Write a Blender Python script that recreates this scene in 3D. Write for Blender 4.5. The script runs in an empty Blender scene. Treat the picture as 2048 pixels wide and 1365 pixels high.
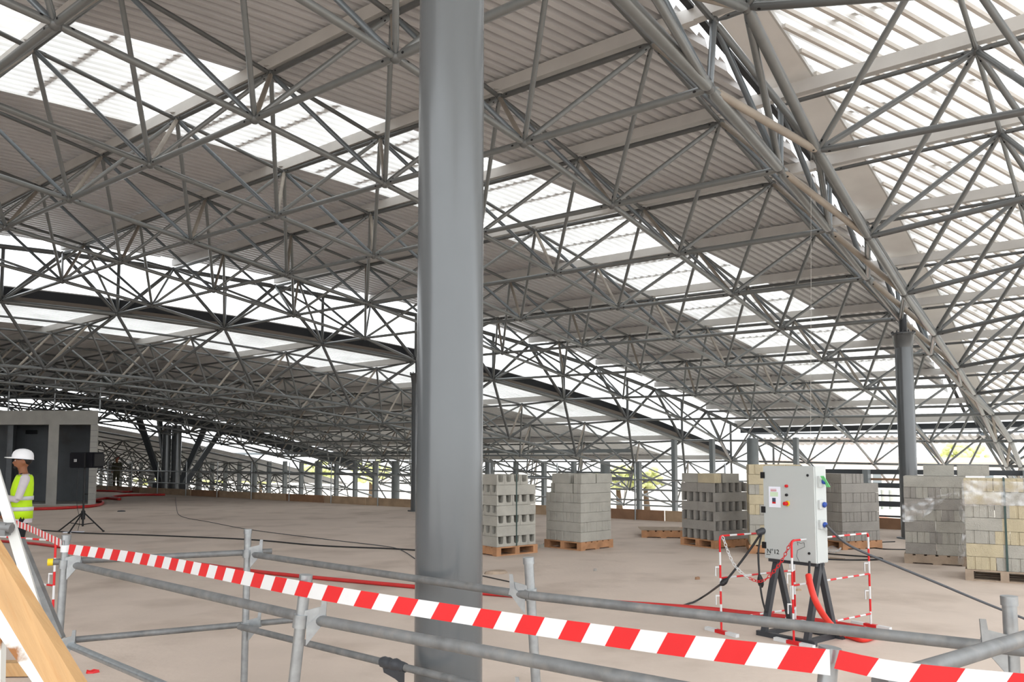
import bpy, bmesh, math, random
import numpy as np
from mathutils import Vector, Matrix, Euler
random.seed(7)
D = bpy.data
C = bpy.context.scene.collection
sc = bpy.context.scene

# ------------------------------------------------------------------ camera, sky, exposure
F = 1552.4                      # focal length in pixels of a 2048 wide frame
TP = F / 22000.0
PITCH = math.atan(TP)
HZ = 920.0                      # horizon row
YC = HZ - F * TP                # principal row
CH = 1.65                       # eye height
cam = D.cameras.new('camera'); camo = D.objects.new('camera', cam); C.objects.link(camo)
cam.sensor_width = 36.0; cam.lens = 36.0 * F / 2048
cam.shift_y = (YC - 682.5) / 2048
cam.clip_end = 500
camo.location = (0, 0, CH); camo.rotation_euler = (math.pi / 2 + PITCH, 0, 0)
sc.camera = camo
w = D.worlds.new('overcast_sky'); sc.world = w; w.use_nodes = True
bg = w.node_tree.nodes['Background']
bg.inputs[0].default_value = (0.935, 0.97, 1.0, 1); bg.inputs[1].default_value = 1.0
sc.view_settings.view_transform = 'Standard'; sc.view_settings.look = 'None'
sc.view_settings.gamma = 1.0; sc.view_settings.use_curve_mapping = False
sc.view_settings.exposure = 1.62

# ------------------------------------------------------------------ building grid: a runs away to the right, b away to the left
TH = math.radians(38.1794); S_, C_ = math.sin(TH), math.cos(TH)
A0, DA = 5.5194, 2.50417
def W(a, b, h): return Vector((a * S_ - b * C_, a * C_ + b * S_, h + CH))
def prof(a):
    x = (a - A0) / DA - 4
    return 3.5458 - .3775 * x - .0412 * x * x + .0005 * x ** 3
ROW = lambda i: A0 + DA * i
E_TAB = [(-8, 34.2), (8.0, 24.5), (10.5, 23.0), (13.0, 21.45), (15.55, 19.9), (18.0, 18.25), (20.5, 17.0), (23.0, 15.77), (25.5, 14.6), (28.0, 13.6), (30.5, 12.65), (40, 9.4)]
def EB(a):
    for (x0, y0), (x1, y1) in zip(E_TAB, E_TAB[1:]):
        if a <= x1: return y0 + (y1 - y0) * (a - x0) / (x1 - x0)
    return E_TAB[-1][1]
def E2B(a): return EB(a) + 24.0
def HU(a, b): return prof(a) + min(max(.0182 * (b - 3.6), 0), .246) - .123     # bottom layer of the upper roof
DEP = 1.574                                                                    # depth of the space frame
def BJ(i, j):
    x = min(max(i, -2), 8.3) - 4
    return 3.6568 + 2.6284 * j + (-.0329 - .0183 * j) * x * x + (-.0045 + .0011 * j) * x ** 3 - .0485 * j * x + .0425 * j * j
def ray(x, y):
    cx, cz = (x - 1024) / F, -(y - YC) / F
    return Vector((cx, math.cos(PITCH) - cz * math.sin(PITCH), math.sin(PITCH) + cz * math.cos(PITCH)))
def FL(x, y, z=0.0):            # the point of the level z that the photo shows at this pixel
    r = ray(x, y); t = (z - CH) / r.z
    return Vector((r.x * t, r.y * t, z))
def AT(x, y, depth):
    r = ray(x, y); t = depth / r.y
    return Vector((r.x * t, depth, CH + r.z * t))

# ------------------------------------------------------------------ materials
def lin(c): return tuple(((v / 255) / 12.92 if v / 255 <= .04045 else ((v / 255 + .055) / 1.055) ** 2.4) for v in c)
def mat(name, rgb, rough=.6, metal=0., var=.12, scale=6., bump=0., bscale=40., spec=.4, rgb2=None, s2=1.5, t2=(.5, .62)):
    m = D.materials.new(name); m.use_nodes = True
    nt = m.node_tree; N = nt.nodes; L = nt.links; p = N['Principled BSDF']
    p.inputs['Roughness'].default_value = rough; p.inputs['Metallic'].default_value = metal
    p.inputs['Specular IOR Level'].default_value = spec
    g = N.new('ShaderNodeNewGeometry'); nz = N.new('ShaderNodeTexNoise'); nz.inputs['Scale'].default_value = scale; nz.inputs['Detail'].default_value = 5
    L.new(g.outputs['Position'], nz.inputs['Vector'])
    r = N.new('ShaderNodeValToRGB'); c = lin(rgb)
    r.color_ramp.elements[0].position = .3; r.color_ramp.elements[1].position = .72
    r.color_ramp.elements[0].color = tuple(v * (1 - var) for v in c) + (1,)
    r.color_ramp.elements[1].color = tuple(min(1, v * (1 + var)) for v in c) + (1,)
    L.new(nz.outputs['Fac'], r.inputs['Fac']); out = r.outputs['Color']
    if rgb2:
        n2 = N.new('ShaderNodeTexNoise'); n2.inputs['Scale'].default_value = s2; n2.inputs['Detail'].default_value = 6
        L.new(g.outputs['Position'], n2.inputs['Vector'])
        r2 = N.new('ShaderNodeValToRGB'); r2.color_ramp.elements[0].position, r2.color_ramp.elements[1].position = t2
        L.new(n2.outputs['Fac'], r2.inputs['Fac'])
        mx = N.new('ShaderNodeMix'); mx.data_type = 'RGBA'
        L.new(r2.outputs['Color'], mx.inputs['Factor']); L.new(out, mx.inputs['A']); mx.inputs['B'].default_value = lin(rgb2) + (1,)
        out = mx.outputs['Result']
    L.new(out, p.inputs['Base Color'])
    if bump:
        n3 = N.new('ShaderNodeTexNoise'); n3.inputs['Scale'].default_value = bscale; n3.inputs['Detail'].default_value = 4
        L.new(g.outputs['Position'], n3.inputs['Vector'])
        b = N.new('ShaderNodeBump'); b.inputs['Strength'].default_value = bump; b.inputs['Distance'].default_value = .02
        L.new(n3.outputs['Fac'], b.inputs['Height']); L.new(b.outputs['Normal'], p.inputs['Normal'])
    return m
def translucent(name, rgb, tr=.35, clear=.15, rough=.4):
    m = D.materials.new(name); m.use_nodes = True
    nt = m.node_tree; N = nt.nodes; L = nt.links; N.remove(N['Principled BSDF'])
    a = N.new('ShaderNodeBsdfTranslucent'); a.inputs[0].default_value = lin(rgb) + (1,)
    d = N.new('ShaderNodeBsdfDiffuse'); d.inputs[0].default_value = lin(rgb) + (1,)
    t = N.new('ShaderNodeBsdfTransparent'); t.inputs[0].default_value = (1, 1, 1, 1)
    g = N.new('ShaderNodeNewGeometry'); nz = N.new('ShaderNodeTexNoise'); nz.inputs['Scale'].default_value = 1.3; nz.inputs['Detail'].default_value = 5
    L.new(g.outputs['Position'], nz.inputs['Vector'])
    r = N.new('ShaderNodeMapRange'); r.inputs['From Min'].default_value = .35; r.inputs['From Max'].default_value = .7
    r.inputs['To Min'].default_value = tr * 1.12; r.inputs['To Max'].default_value = tr * .7
    L.new(nz.outputs['Fac'], r.inputs['Value'])
    m1 = N.new('ShaderNodeMixShader'); m2 = N.new('ShaderNodeMixShader')
    n2 = N.new('ShaderNodeTexNoise'); n2.inputs['Scale'].default_value = .42; n2.inputs['Detail'].default_value = 4; L.new(g.outputs['Position'], n2.inputs['Vector'])
    r2 = N.new('ShaderNodeMapRange'); r2.inputs['From Min'].default_value = .63; r2.inputs['From Max'].default_value = .7; r2.inputs['To Min'].default_value = 1.; r2.inputs['To Max'].default_value = .5
    L.new(n2.outputs['Fac'], r2.inputs['Value']); mu = N.new('ShaderNodeMath'); mu.operation = 'MULTIPLY'
    L.new(r.outputs['Result'], mu.inputs[0]); L.new(r2.outputs['Result'], mu.inputs[1]); L.new(mu.outputs[0], m1.inputs[0])
    L.new(d.outputs[0], m1.inputs[1]); L.new(a.outputs[0], m1.inputs[2])
    m2.inputs[0].default_value = clear
    L.new(m1.outputs[0], m2.inputs[1]); L.new(t.outputs[0], m2.inputs[2])
    L.new(m2.outputs[0], N['Material Output'].inputs[0])
    return m
def film(name):
    m = D.materials.new(name); m.use_nodes = True
    nt = m.node_tree; N = nt.nodes; L = nt.links; N.remove(N['Principled BSDF'])
    t = N.new('ShaderNodeBsdfTransparent'); gl = N.new('ShaderNodeBsdfGlossy'); gl.inputs['Roughness'].default_value = .18
    d = N.new('ShaderNodeBsdfDiffuse'); d.inputs[0].default_value = (.75, .75, .75, 1)
    m0 = N.new('ShaderNodeMixShader'); m0.inputs[0].default_value = .5; L.new(gl.outputs[0], m0.inputs[1]); L.new(d.outputs[0], m0.inputs[2])
    g = N.new('ShaderNodeNewGeometry'); nz = N.new('ShaderNodeTexNoise'); nz.inputs['Scale'].default_value = 9; nz.inputs['Detail'].default_value = 3
    L.new(g.outputs['Position'], nz.inputs['Vector'])
    r = N.new('ShaderNodeMapRange'); r.inputs['From Min'].default_value = .4; r.inputs['From Max'].default_value = .68; r.inputs['To Min'].default_value = .08; r.inputs['To Max'].default_value = .5
    L.new(nz.outputs['Fac'], r.inputs['Value'])
    m1 = N.new('ShaderNodeMixShader'); L.new(r.outputs[0], m1.inputs[0]); L.new(t.outputs[0], m1.inputs[1]); L.new(m0.outputs[0], m1.inputs[2])
    L.new(m1.outputs[0], N['Material Output'].inputs[0])
    return m
M = dict(
 floor=mat('beige_concrete', (204, 188, 175), .85, var=.06, scale=1.2, bump=.25, bscale=14, rgb2=(174, 157, 143), s2=.8, t2=(.52, .75)),
 tube=mat('grey_tube_paint', (122, 125, 125), .3, .3, var=.06, spec=.6),
 tube2=mat('dark_grey_tube_paint', (98, 100, 100), .32, .25, var=.06, spec=.6),
 strut=mat('primer_beige_strut', (152, 143, 132), .55, var=.15, scale=2.5),
 blue=mat('bluish_grey_steel', (112, 119, 124), .28, .35, var=.05),
 colp=mat('grey_column_paint', (92, 95, 97), .22, .1, var=.03, scale=3, spec=.6),
 deck=mat('grey_roof_sheet', (212, 211, 211), .42, .15, var=.05, scale=1.5),
 purlin=mat('white_galvanised_purlin', (204, 201, 197), .4, .15, var=.05, scale=3),
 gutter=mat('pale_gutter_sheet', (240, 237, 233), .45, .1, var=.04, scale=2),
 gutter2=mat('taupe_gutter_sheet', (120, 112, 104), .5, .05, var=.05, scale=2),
 dark=mat('charcoal_flashing', (44, 46, 50), .5, .1, var=.1),
 sky=translucent('white_polycarbonate_sheet', (246, 246, 244), .44, .05),
 sky2=translucent('clear_polycarbonate_sheet', (244, 246, 246), .52, .12),
 skyrib=translucent('polycarbonate_rib_wall', (240, 240, 238), .24, .0),
 slat=mat('beige_steel_slat', (214, 207, 199), .5, .05, var=.06, scale=3),
 galv=mat('galvanised_scaffold_tube', (156, 160, 162), .34, .75, var=.14, scale=22),
 galvd=mat('dusty_scaffold_tube', (116, 117, 117), .55, .35, var=.22, scale=14, rgb2=(140, 136, 130), s2=20, t2=(.5, .95)),
 red=mat('red_plastic', (206, 32, 36), .4, var=.05), white=mat('white_plastic', (212, 212, 212), .4, var=.03),
 hose=mat('red_corrugated_hose', (190, 48, 46), .5, var=.1), conduit=mat('bright_red_conduit', (214, 52, 40), .42, var=.06),
 block=mat('grey_concrete_block', (170, 167, 158), .9, var=.1, scale=5, bump=.5, bscale=60),
 block2=mat('dark_grey_concrete_block', (152, 148, 142), .9, var=.1, scale=5, bump=.5, bscale=60),
 blockb=mat('beige_concrete_block', (192, 180, 152), .9, var=.1, scale=5, bump=.5, bscale=60),
 wood=mat('pallet_wood', (178, 132, 96), .75, var=.25, scale=5, bump=.3), woodg=mat('weathered_pallet_wood', (164, 146, 128), .8, var=.2, scale=5, bump=.3),
 timber=mat('yellow_pine_timber', (186, 148, 102), .6, var=.14, scale=5, bump=.15, rgb2=(176, 130, 82), s2=9, t2=(.5, .75)),
 brownboard=mat('brown_kick_board', (146, 112, 86), .7, var=.2, scale=3), paleboard=mat('pale_kick_board', (168, 144, 118), .7, var=.2, scale=3),
 wpaint=mat('chipped_white_paint', (200, 200, 196), .6, var=.06, scale=7),
 rust=mat('rusty_white_steel', (214, 214, 208), .6, var=.05, rgb2=(142, 92, 46), s2=7, t2=(.53, .6)),
 cab=mat('light_grey_cabinet_paint', (186, 190, 188), .42, var=.015, scale=2), black=mat('black_rubber', (26, 26, 28), .5, var=.1),
 leg=mat('dark_grey_steel_leg', (64, 66, 70), .45, .2, var=.1), bluep=mat('blue_socket_plastic', (36, 70, 150), .4, var=.04), clearp=mat('pale_socket_box', (186, 188, 186), .3, var=.03),
 green=mat('green_tape', (110, 206, 130), .5, var=.04), yellow=mat('yellow_plastic', (226, 196, 30), .4, var=.04), paper=mat('white_paper', (236, 238, 248), .6, var=.01),
 papg=mat('pale_green_print', (206, 226, 196), .6, var=.01), redprint=mat('red_print', (200, 90, 90), .6), photo=mat('dark_photo_print', (70, 80, 100), .6, var=.3, scale=60),
 conc=mat('raw_concrete', (168, 166, 160), .9, var=.1, scale=2.5, bump=.3), concd=mat('grey_rendered_wall', (112, 116, 120), .9, var=.14, scale=1.6, bump=.2, rgb2=(92, 86, 80), s2=.9, t2=(.55, .75)),
 skin=mat('brown_skin', (142, 92, 64), .55, var=.06, scale=20), hair=mat('black_hair', (24, 20, 18), .6, var=.2, scale=40), shirt=mat('pale_grey_shirt', (206, 198, 202), .85, var=.05, scale=12, bump=.3, bscale=18),
 trouser=mat('black_trousers', (30, 30, 34), .85, var=.1, scale=12), vest=mat('fluorescent_yellow_vest', (196, 240, 20), .6, var=.04, scale=10), refl=mat('silver_reflective_band', (214, 216, 220), .35, .1, var=.05, scale=30),
 helmet=mat('white_helmet_plastic', (240, 240, 242), .3, var=.02), shoe=mat('tan_shoe_leather', (168, 128, 84), .6, var=.15, scale=20), camo=mat('dark_camouflage_cloth', (62, 62, 48), .9, var=.3, scale=14), beret=mat('red_beret_felt', (150, 24, 30), .8),
 denim=mat('light_blue_denim', (120, 150, 180), .9, var=.1, scale=20), spk=mat('black_speaker_cabinet', (20, 20, 26), .6, var=.08, scale=30, spec=.2),
 cable=mat('black_cable', (40, 40, 42), .55, var=.08), cableg=mat('grey_cable', (74, 76, 80), .55, var=.08), film=film('clear_stretch_film'), strap=mat('dark_green_strap', (52, 74, 70), .4),
 ground=mat('pale_yard_ground', (214, 206, 194), .95, var=.08, scale=.4), wallw=mat('white_render', (232, 228, 220), .9, var=.04), roofr=mat('terracotta_roof', (216, 190, 178), .8), cont=mat('orange_container_paint', (206, 120, 88), .6, var=.05),
 leaf=mat('yellow_green_leaves', (208, 212, 148), .8, var=.35, scale=2.2), trunk=mat('tree_bark', (96, 78, 60), .9), facade=mat('facade_grey_paint', (128, 134, 136), .5, .1, var=.05), rail=mat('dark_grey_rail_paint', (66, 70, 74), .5, .1, var=.05), string=mat('white_string', (200, 196, 190), .8),
 barrel=mat('pale_green_barrel', (198, 204, 196), .6),
)

def grain(m, roty, k=.07):
    nt = m.node_tree; g = [n for n in nt.nodes if n.type == 'NEW_GEOMETRY'][0]; mp = nt.nodes.new('ShaderNodeMapping'); mp.vector_type = 'TEXTURE'
    mp.inputs['Rotation'].default_value = (0, roty, 0); mp.inputs['Scale'].default_value = (.12, .3, 1 / k * .12)
    nt.links.new(g.outputs['Position'], mp.inputs['Vector'])
    for n in nt.nodes:
        if n.type == 'TEX_NOISE': nt.links.new(mp.outputs[0], n.inputs['Vector']); n.inputs['Scale'].default_value *= .6
grain(M['timber'], -math.radians(31))

# ------------------------------------------------------------------ helpers
def tag(o, label=None, cat=None, group=None, kind=None):
    if label: o['label'] = label
    if cat: o['category'] = cat
    if group: o['group'] = group
    if kind: o['kind'] = kind
    return o
def link(name, mesh, parent=None):
    o = D.objects.new(name, mesh); C.objects.link(o)
    if parent is not None: o.parent = parent
    return o
def empty(name, loc=(0, 0, 0), rz=0., label=None, cat=None, group=None, kind=None):
    o = D.objects.new(name, None); C.objects.link(o); o.location = loc; o.rotation_euler = (0, 0, rz)
    o.empty_display_size = .2
    return tag(o, label, cat, group, kind)
class MB:
    def __init__(s): s.v = []; s.f = []; s.m = []; s.sm = []
    def add(s, vs, fs, m=0, smooth=False):
        n = len(s.v); s.v += [tuple(v) for v in vs]
        for f in fs: s.f.append([n + k for k in f]); s.m.append(m); s.sm.append(smooth)
    def box(s, lo, hi, m=0, T=None):
        x0, y0, z0 = lo; x1, y1, z1 = hi
        vs = [Vector(p) for p in ((x0, y0, z0), (x1, y0, z0), (x1, y1, z0), (x0, y1, z0), (x0, y0, z1), (x1, y0, z1), (x1, y1, z1), (x0, y1, z1))]
        if T is not None: vs = [T @ v for v in vs]
        s.add(vs, ((3, 2, 1, 0), (4, 5, 6, 7), (0, 1, 5, 4), (1, 2, 6, 5), (2, 3, 7, 6), (3, 0, 4, 7)), m)
    def bar(s, p, q, wd, hg, up=(0, 0, 1), m=0):       # rectangular bar from p to q
        p, q = Vector(p), Vector(q); d = (q - p).normalized(); u = Vector(up)
        r = d.cross(u)
        if r.length < 1e-4: r = d.cross(Vector((0, 1, 0)))
        r.normalize(); u = r.cross(d)
        vs = []
        for c in (p, q):
            for a, b in ((-1, -1), (1, -1), (1, 1), (-1, 1)): vs.append(c + r * (a * wd / 2) + u * (b * hg / 2))
        s.add(vs, ((0, 1, 2, 3), (7, 6, 5, 4), (0, 4, 5, 1), (1, 5, 6, 2), (2, 6, 7, 3), (3, 7, 4, 0)), m)
    def tube(s, pts, r, n=8, m=0, cap=True, rs=None):
        pts = [Vector(p) for p in pts]; rings = []
        ref = None
        for k, p in enumerate(pts):
            d = (pts[min(k + 1, len(pts) - 1)] - pts[max(k - 1, 0)]).normalized()
            if ref is None:
                ref = d.orthogonal().normalized()
            ref = (ref - d * ref.dot(d)).normalized(); b = d.cross(ref)
            rr = rs[k] if rs else r
            rings.append([p + (ref * math.cos(2 * math.pi * t / n) + b * math.sin(2 * math.pi * t / n)) * rr for t in range(n)])
        vs = [v for g in rings for v in g]; fs = []
        for k in range(len(pts) - 1):
            for t in range(n): fs.append((k * n + t, k * n + (t + 1) % n, (k + 1) * n + (t + 1) % n, (k + 1) * n + t))
        s.add(vs, fs, m, True)
        if cap: s.add(rings[0][::-1], [tuple(range(n))], m); s.add(rings[-1], [tuple(range(n))], m)
    def lathe(s, prof_, n=16, m=0, T=None, axis='z'):
        vs = []; fs = []
        for r, z in prof_:
            for t in range(n):
                v = Vector((r * math.cos(2 * math.pi * t / n), r * math.sin(2 * math.pi * t / n), z))
                vs.append(T @ v if T is not None else v)
        for k in range(len(prof_) - 1):
            for t in range(n): fs.append((k * n + t, k * n + (t + 1) % n, (k + 1) * n + (t + 1) % n, (k + 1) * n + t))
        s.add(vs, fs, m, True)
        s.add([vs[t] for t in range(n)][::-1], [tuple(range(n))], m); s.add(vs[-n:], [tuple(range(n))], m)
    def ell(s, c, rad, n=10, k=6, m=0, T=None):
        vs = []; fs = []
        for i in range(k + 1):
            ph = math.pi * i / k
            for t in range(n):
                v = Vector((c[0] + rad[0] * math.sin(ph) * math.cos(2 * math.pi * t / n), c[1] + rad[1] * math.sin(ph) * math.sin(2 * math.pi * t / n), c[2] - rad[2] * math.cos(ph)))
                vs.append(T @ v if T is not None else v)
        for i in range(k):
            for t in range(n): fs.append((i * n + t, i * n + (t + 1) % n, (i + 1) * n + (t + 1) % n, (i + 1) * n + t))
        s.add(vs, fs, m, True)
    def mesh(s, name, mats):
        me = D.meshes.new(name); me.from_pydata(s.v, [], s.f)
        mats = mats if isinstance(mats, (list, tuple)) else [mats]
        for x in mats: me.materials.append(x)
        me.polygons.foreach_set('material_index', s.m); me.polygons.foreach_set('use_smooth', s.sm)
        me.update(); return me
    def build(s, name, mats, parent=None): return link(name, s.mesh(name, mats), parent)
def smooth_path(pts, n=6):
    pts = [Vector(p) for p in pts]; out = []
    P = [pts[0]] + pts + [pts[-1]]
    for k in range(1, len(P) - 2):
        for t in range(n):
            u = t / n
            out.append(.5 * ((2 * P[k]) + (-P[k - 1] + P[k + 1]) * u + (2 * P[k - 1] - 5 * P[k] + 4 * P[k + 1] - P[k + 2]) * u * u + (-P[k - 1] + 3 * P[k] - 3 * P[k + 1] + P[k + 2]) * u ** 3))
    out.append(pts[-1]); return out
EYE = Vector((0, 0, CH))
ORD = ('first', 'second', 'third', 'fourth', 'fifth', 'sixth', 'seventh', 'eighth', 'ninth', 'tenth', 'eleventh', 'twelfth', 'thirteenth', 'fourteenth', 'fifteenth', 'sixteenth', 'seventeenth', 'eighteenth', 'nineteenth', 'twentieth')

# shared unit tube with drawn-in ends, as the bars of a space frame have
def unit_tube(name, m, n=8):
    b = MB(); b.tube([(0, 0, 0), (0, 0, .045), (0, 0, .955), (0, 0, 1)], 1, n, 0, True, [.45, 1, 1, .45])
    for z in (.062, .938):          # the dark bolt slots near the bar ends
        for t0 in (.4, .4 + math.pi):
            b.add([(1.03 * math.cos(t0 + .3 * math.cos(k * math.pi / 4)), 1.03 * math.sin(t0 + .3 * math.cos(k * math.pi / 4)), z + .008 * math.sin(k * math.pi / 4)) for k in range(8)], [tuple(range(8))], 1)
    return b.mesh(name, [m, M['black']])
TUBES = {k: unit_tube('frame_tube_' + k, M[k]) for k in ('tube', 'tube2', 'strut', 'blue')}
nb = MB(); nb.ell((0, 0, 0), (1, 1, 1), 8, 6); NODE = nb.mesh('node_ball', M['tube2'])
def tube_matrix(p, q, r):
    d = q - p; L = d.length; z = d / L; x = z.orthogonal().normalized(); y = z.cross(x)
    return Matrix(((x.x * r, y.x * r, z.x * L, p.x), (x.y * r, y.y * r, z.y * L, p.y), (x.z * r, y.z * r, z.z * L, p.z), (0, 0, 0, 1)))
def seen(p):
    v = p - EYE; y = v.y * math.cos(PITCH) + v.z * math.sin(PITCH)
    if y < .5: return False
    px = 1024 + F * v.x / y; py = YC - F * (v.z * math.cos(PITCH) - v.y * math.sin(PITCH)) / y
    return -250 < px < 2300 and -300 < py < 1400
def frame(name, label, members, nodes, limit=300, node_r=.07):
    root = empty(name, (0, 0, 0), 0, label, 'space frame')
    kinds = {}
    for mb in members:
        p, q, r, kind, mt = mb
        if not (seen(p) or seen(q) or seen((p + q) / 2)): continue
        kinds.setdefault(kind, []).append(mb)
    for kind, ms in kinds.items():
        ms.sort(key=lambda mb: (((mb[0] + mb[1]) / 2) - EYE).length / mb[2])
        for p, q, r, k, mt in ms[:limit]:
            o = link(kind, TUBES[mt], root); o.matrix_local = tube_matrix(p, q, r)
        if ms[limit:]:
            b = MB()
            for p, q, r, k, mt in ms[limit:]: b.tube([p, q], r, 6, 0, False)
            tag(b.build(kind + '_rest', M['tube2'], root), kind='stuff')
    ns = sorted([n for n in nodes if seen(n)], key=lambda n: (n - EYE).length)
    for n in ns[:limit]:
        o = link('node_ball', NODE, root); o.matrix_local = Matrix.Translation(n) @ Matrix.Scale(node_r, 4)
    if ns[limit:]:
        b = MB()
        for n in ns[limit:]: b.ell(n, (node_r,) * 3, 6, 4)
        tag(b.build('node_ball_rest', M['tube2'], root), kind='stuff')
    return root

# ------------------------------------------------------------------ floor, yard
b = MB(); FE = 19.15
poly = [(-14, -18), (20.5, -18), (20.5, 7.2), (FE, 7.2), (FE, 62), (-14, 62)]
top = [W(a, bb, -CH) for a, bb in poly]; bot = [v - Vector((0, 0, .35)) for v in top]; n = len(top)
b.add(top + bot, [tuple(range(n)), tuple(range(2 * n - 1, n - 1, -1))] + [(i, n + i, n + (i + 1) % n, (i + 1) % n) for i in range(n)])
tag(b.build('floor', M['floor']), 'beige dusty concrete slab of the upper storey', kind='structure')
b = MB(); b.box((-260, -160, -3.9), (260, 320, -3.6))
tag(b.build('ground', M['ground']), 'pale sunlit yard ground below the building', kind='structure')

def wall(name, p, q, z1, label):
    b = MB(); b.bar(W(*p, z1 / 2 - CH), W(*q, z1 / 2 - CH), .25, z1); return tag(b.build(name, M['concd']), label, kind='structure')
wall('shade_wall_left', (-14, 49), (15.5, 49), 6.2, 'added grey wall shading the hall from the far left')  # unseen wall, put in to shade the left side of the hall
wall('shade_wall_back', (-13.5, 12), (-13.5, 49), 6.2, 'added grey wall behind the camera shading the left side')  # also unseen, added to keep light from behind off the left

# ------------------------------------------------------------------ upper space frame
mem, nodes = [], []
Bn, Tn, Bl, Tl = {}, {}, {}, {}
I0, I1 = -3, 11
for i in range(I0, I1 + 1):
    a = ROW(i); e = EB(a); j = 0
    while BJ(i, j) < e - 1.1:
        Bn[(i, j)] = W(a, BJ(i, j), HU(a, BJ(i, j))); j += 1
    Bl[i] = j; Bn[(i, j)] = W(a, e, HU(a, e))
for i in range(I0, I1):
    a = ROW(i + .5); e = EB(a); j = 0
    while BJ(i + .5, j + .5) < e - 1.1:
        bb = BJ(i + .5, j + .5); Tn[(i, j)] = W(a, bb, HU(a, bb) + DEP); j += 1
    Tl[i] = j; Tn[(i, j)] = W(a, e, HU(a, e) + DEP)
bget = lambda i, j: Bn[(i, min(j, Bl[i]))]
for (i, j), p in Bn.items():
    if j < Bl[i]: mem.append((p, Bn[(i, j + 1)], .042 if j else .048, 'bottom_chord', 'tube'))
    if i < I1:
        last = j == Bl[i]
        if last: q, r = Bn[(i + 1, Bl[i + 1])], .075
        else: q, r = bget(i + 1, j), (.078 if j == 0 else .045)
        mem.append((p, q, r, 'bottom_chord', 'tube'))
for (i, j), p in Tn.items():
    last = j == Tl[i]
    if not last: mem.append((p, Tn[(i, j + 1)], .042, 'top_chord', 'tube2'))
    if i + 1 < I1:
        q = Tn[(i + 1, Tl[i + 1])] if last else Tn[(i + 1, min(j, Tl[i + 1]))]
        mem.append((p, q, .075 if last else .036, 'top_chord', 'tube2'))
    if last:
        mem.append((p, Bn[(i, Bl[i])], .055, 'edge_brace', 'tube2')); mem.append((p, Bn[(i + 1, Bl[i + 1])], .055, 'edge_brace', 'tube2'))
        for k in (i, i + 1): mem.append((p, Bn[(k, Bl[k] - 1)], .034, 'diagonal_brace', 'tube'))
    else:
        done = set()
        for di, dj in ((0, 0), (0, 1), (1, 0), (1, 1)):
            jj = min(j + dj, Bl[i + di]); key = (i + di, jj)
            if key in done: continue
            done.add(key)
            st = di == 0 and dj == 0
            mem.append((p, Bn[key], .036 if not st else .036, 'strut' if st else 'diagonal_brace', 'strut' if st else ('blue' if (di, dj) == (1, 0) else 'tube')))
# verticals of the clerestory edge
for i in range(I0, I1 + 1):
    e = EB(ROW(i)); mem.append((Bn[(i, Bl[i])], W(ROW(i), e, HU(ROW(i), e) + DEP), .05, 'edge_post', 'tube2'))
nodes = list(Bn.values()) + list(Tn.values())
frame('space_frame', 'long grey tubular space frame under the corrugated roof with the skylight band', mem, nodes)

# ------------------------------------------------------------------ right-hand space frame
mem, nodes = [], []; Rb, Rt = {}, {}
for i in range(I0, I1 + 1):
    for k, bb in enumerate((3.08, .42, -2.3, -5.0)): Rb[(i, k)] = W(ROW(i), bb, prof(ROW(i)) - .123)
for i in range(I0, I1):
    for k, bb in enumerate((1.32, -1.38, -4.1)): Rt[(i, k)] = W(ROW(i + .5), bb, prof(ROW(i + .5)) + DEP - .1)
for i, (ga, gh) in {1: (8.05, 4.97), 2: (10.5, 4.13), 3: (13.06, 3.54), 4: (15.6, 3.05), 5: (18.4, 2.66), 6: (21.2, 2.22), 7: (23.8, 1.75)}.items(): Rb[(i, 0)] = W(ga, 3.05, gh)
for (i, k), p in Rb.items():
    if k < 3: mem.append((p, Rb[(i, k + 1)], .048, 'bottom_chord', 'tube2'))
    if i < I1: mem.append((p, Rb[(i + 1, k)], .07 if k == 0 else .045, 'bottom_chord', 'tube' if k == 0 else 'tube2'))
for (i, k), p in Rt.items():
    if k < 2: mem.append((p, Rt[(i, k + 1)], .036, 'top_chord', 'tube2'))
    mem.append((p, W(ROW(i + .5), 3.9, prof(ROW(i + .5)) + DEP - .1), .034, 'top_chord', 'tube2')) if k == 0 else None
    if i + 1 < I1: mem.append((p, Rt[(i + 1, k)], .034, 'top_chord', 'tube'))
    for di, dk in ((0, 0), (0, 1), (1, 0), (1, 1)): mem.append((p, Rb[(i + di, k + dk)], .042, 'diagonal_brace', 'tube2' if di == 0 else 'tube'))
TE2 = {i: W(ROW(i + .5), 3.95, prof(ROW(i + .5)) + DEP - .1) for i in range(I0, I1)}
for i, p in TE2.items():
    for k in (i, i + 1): mem.append((p, Bn[(k, 0)], .045, 'edge_brace', 'blue'))
    if i + 1 < I1: mem.append((p, TE2[i + 1], .04, 'top_chord', 'tube2'))
for i in range(I0, I1):
    mem.append((Bn[(i, 0)], Rb[(i + 1, 0)], .05, 'tie_bar', 'strut')); mem.append((Bn[(i + 1, 0)], Rb[(i, 0)], .045, 'tie_bar', 'tube'))
    mem.append((TE2[i], Rb[(i + 1, 0)], .05, 'tie_bar', 'tube'))
frame('space_frame', 'grey tubular space frame under the slatted translucent roof at the right', mem, list(Rb.values()) + list(Rt.values()) + list(TE2.values()))

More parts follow.
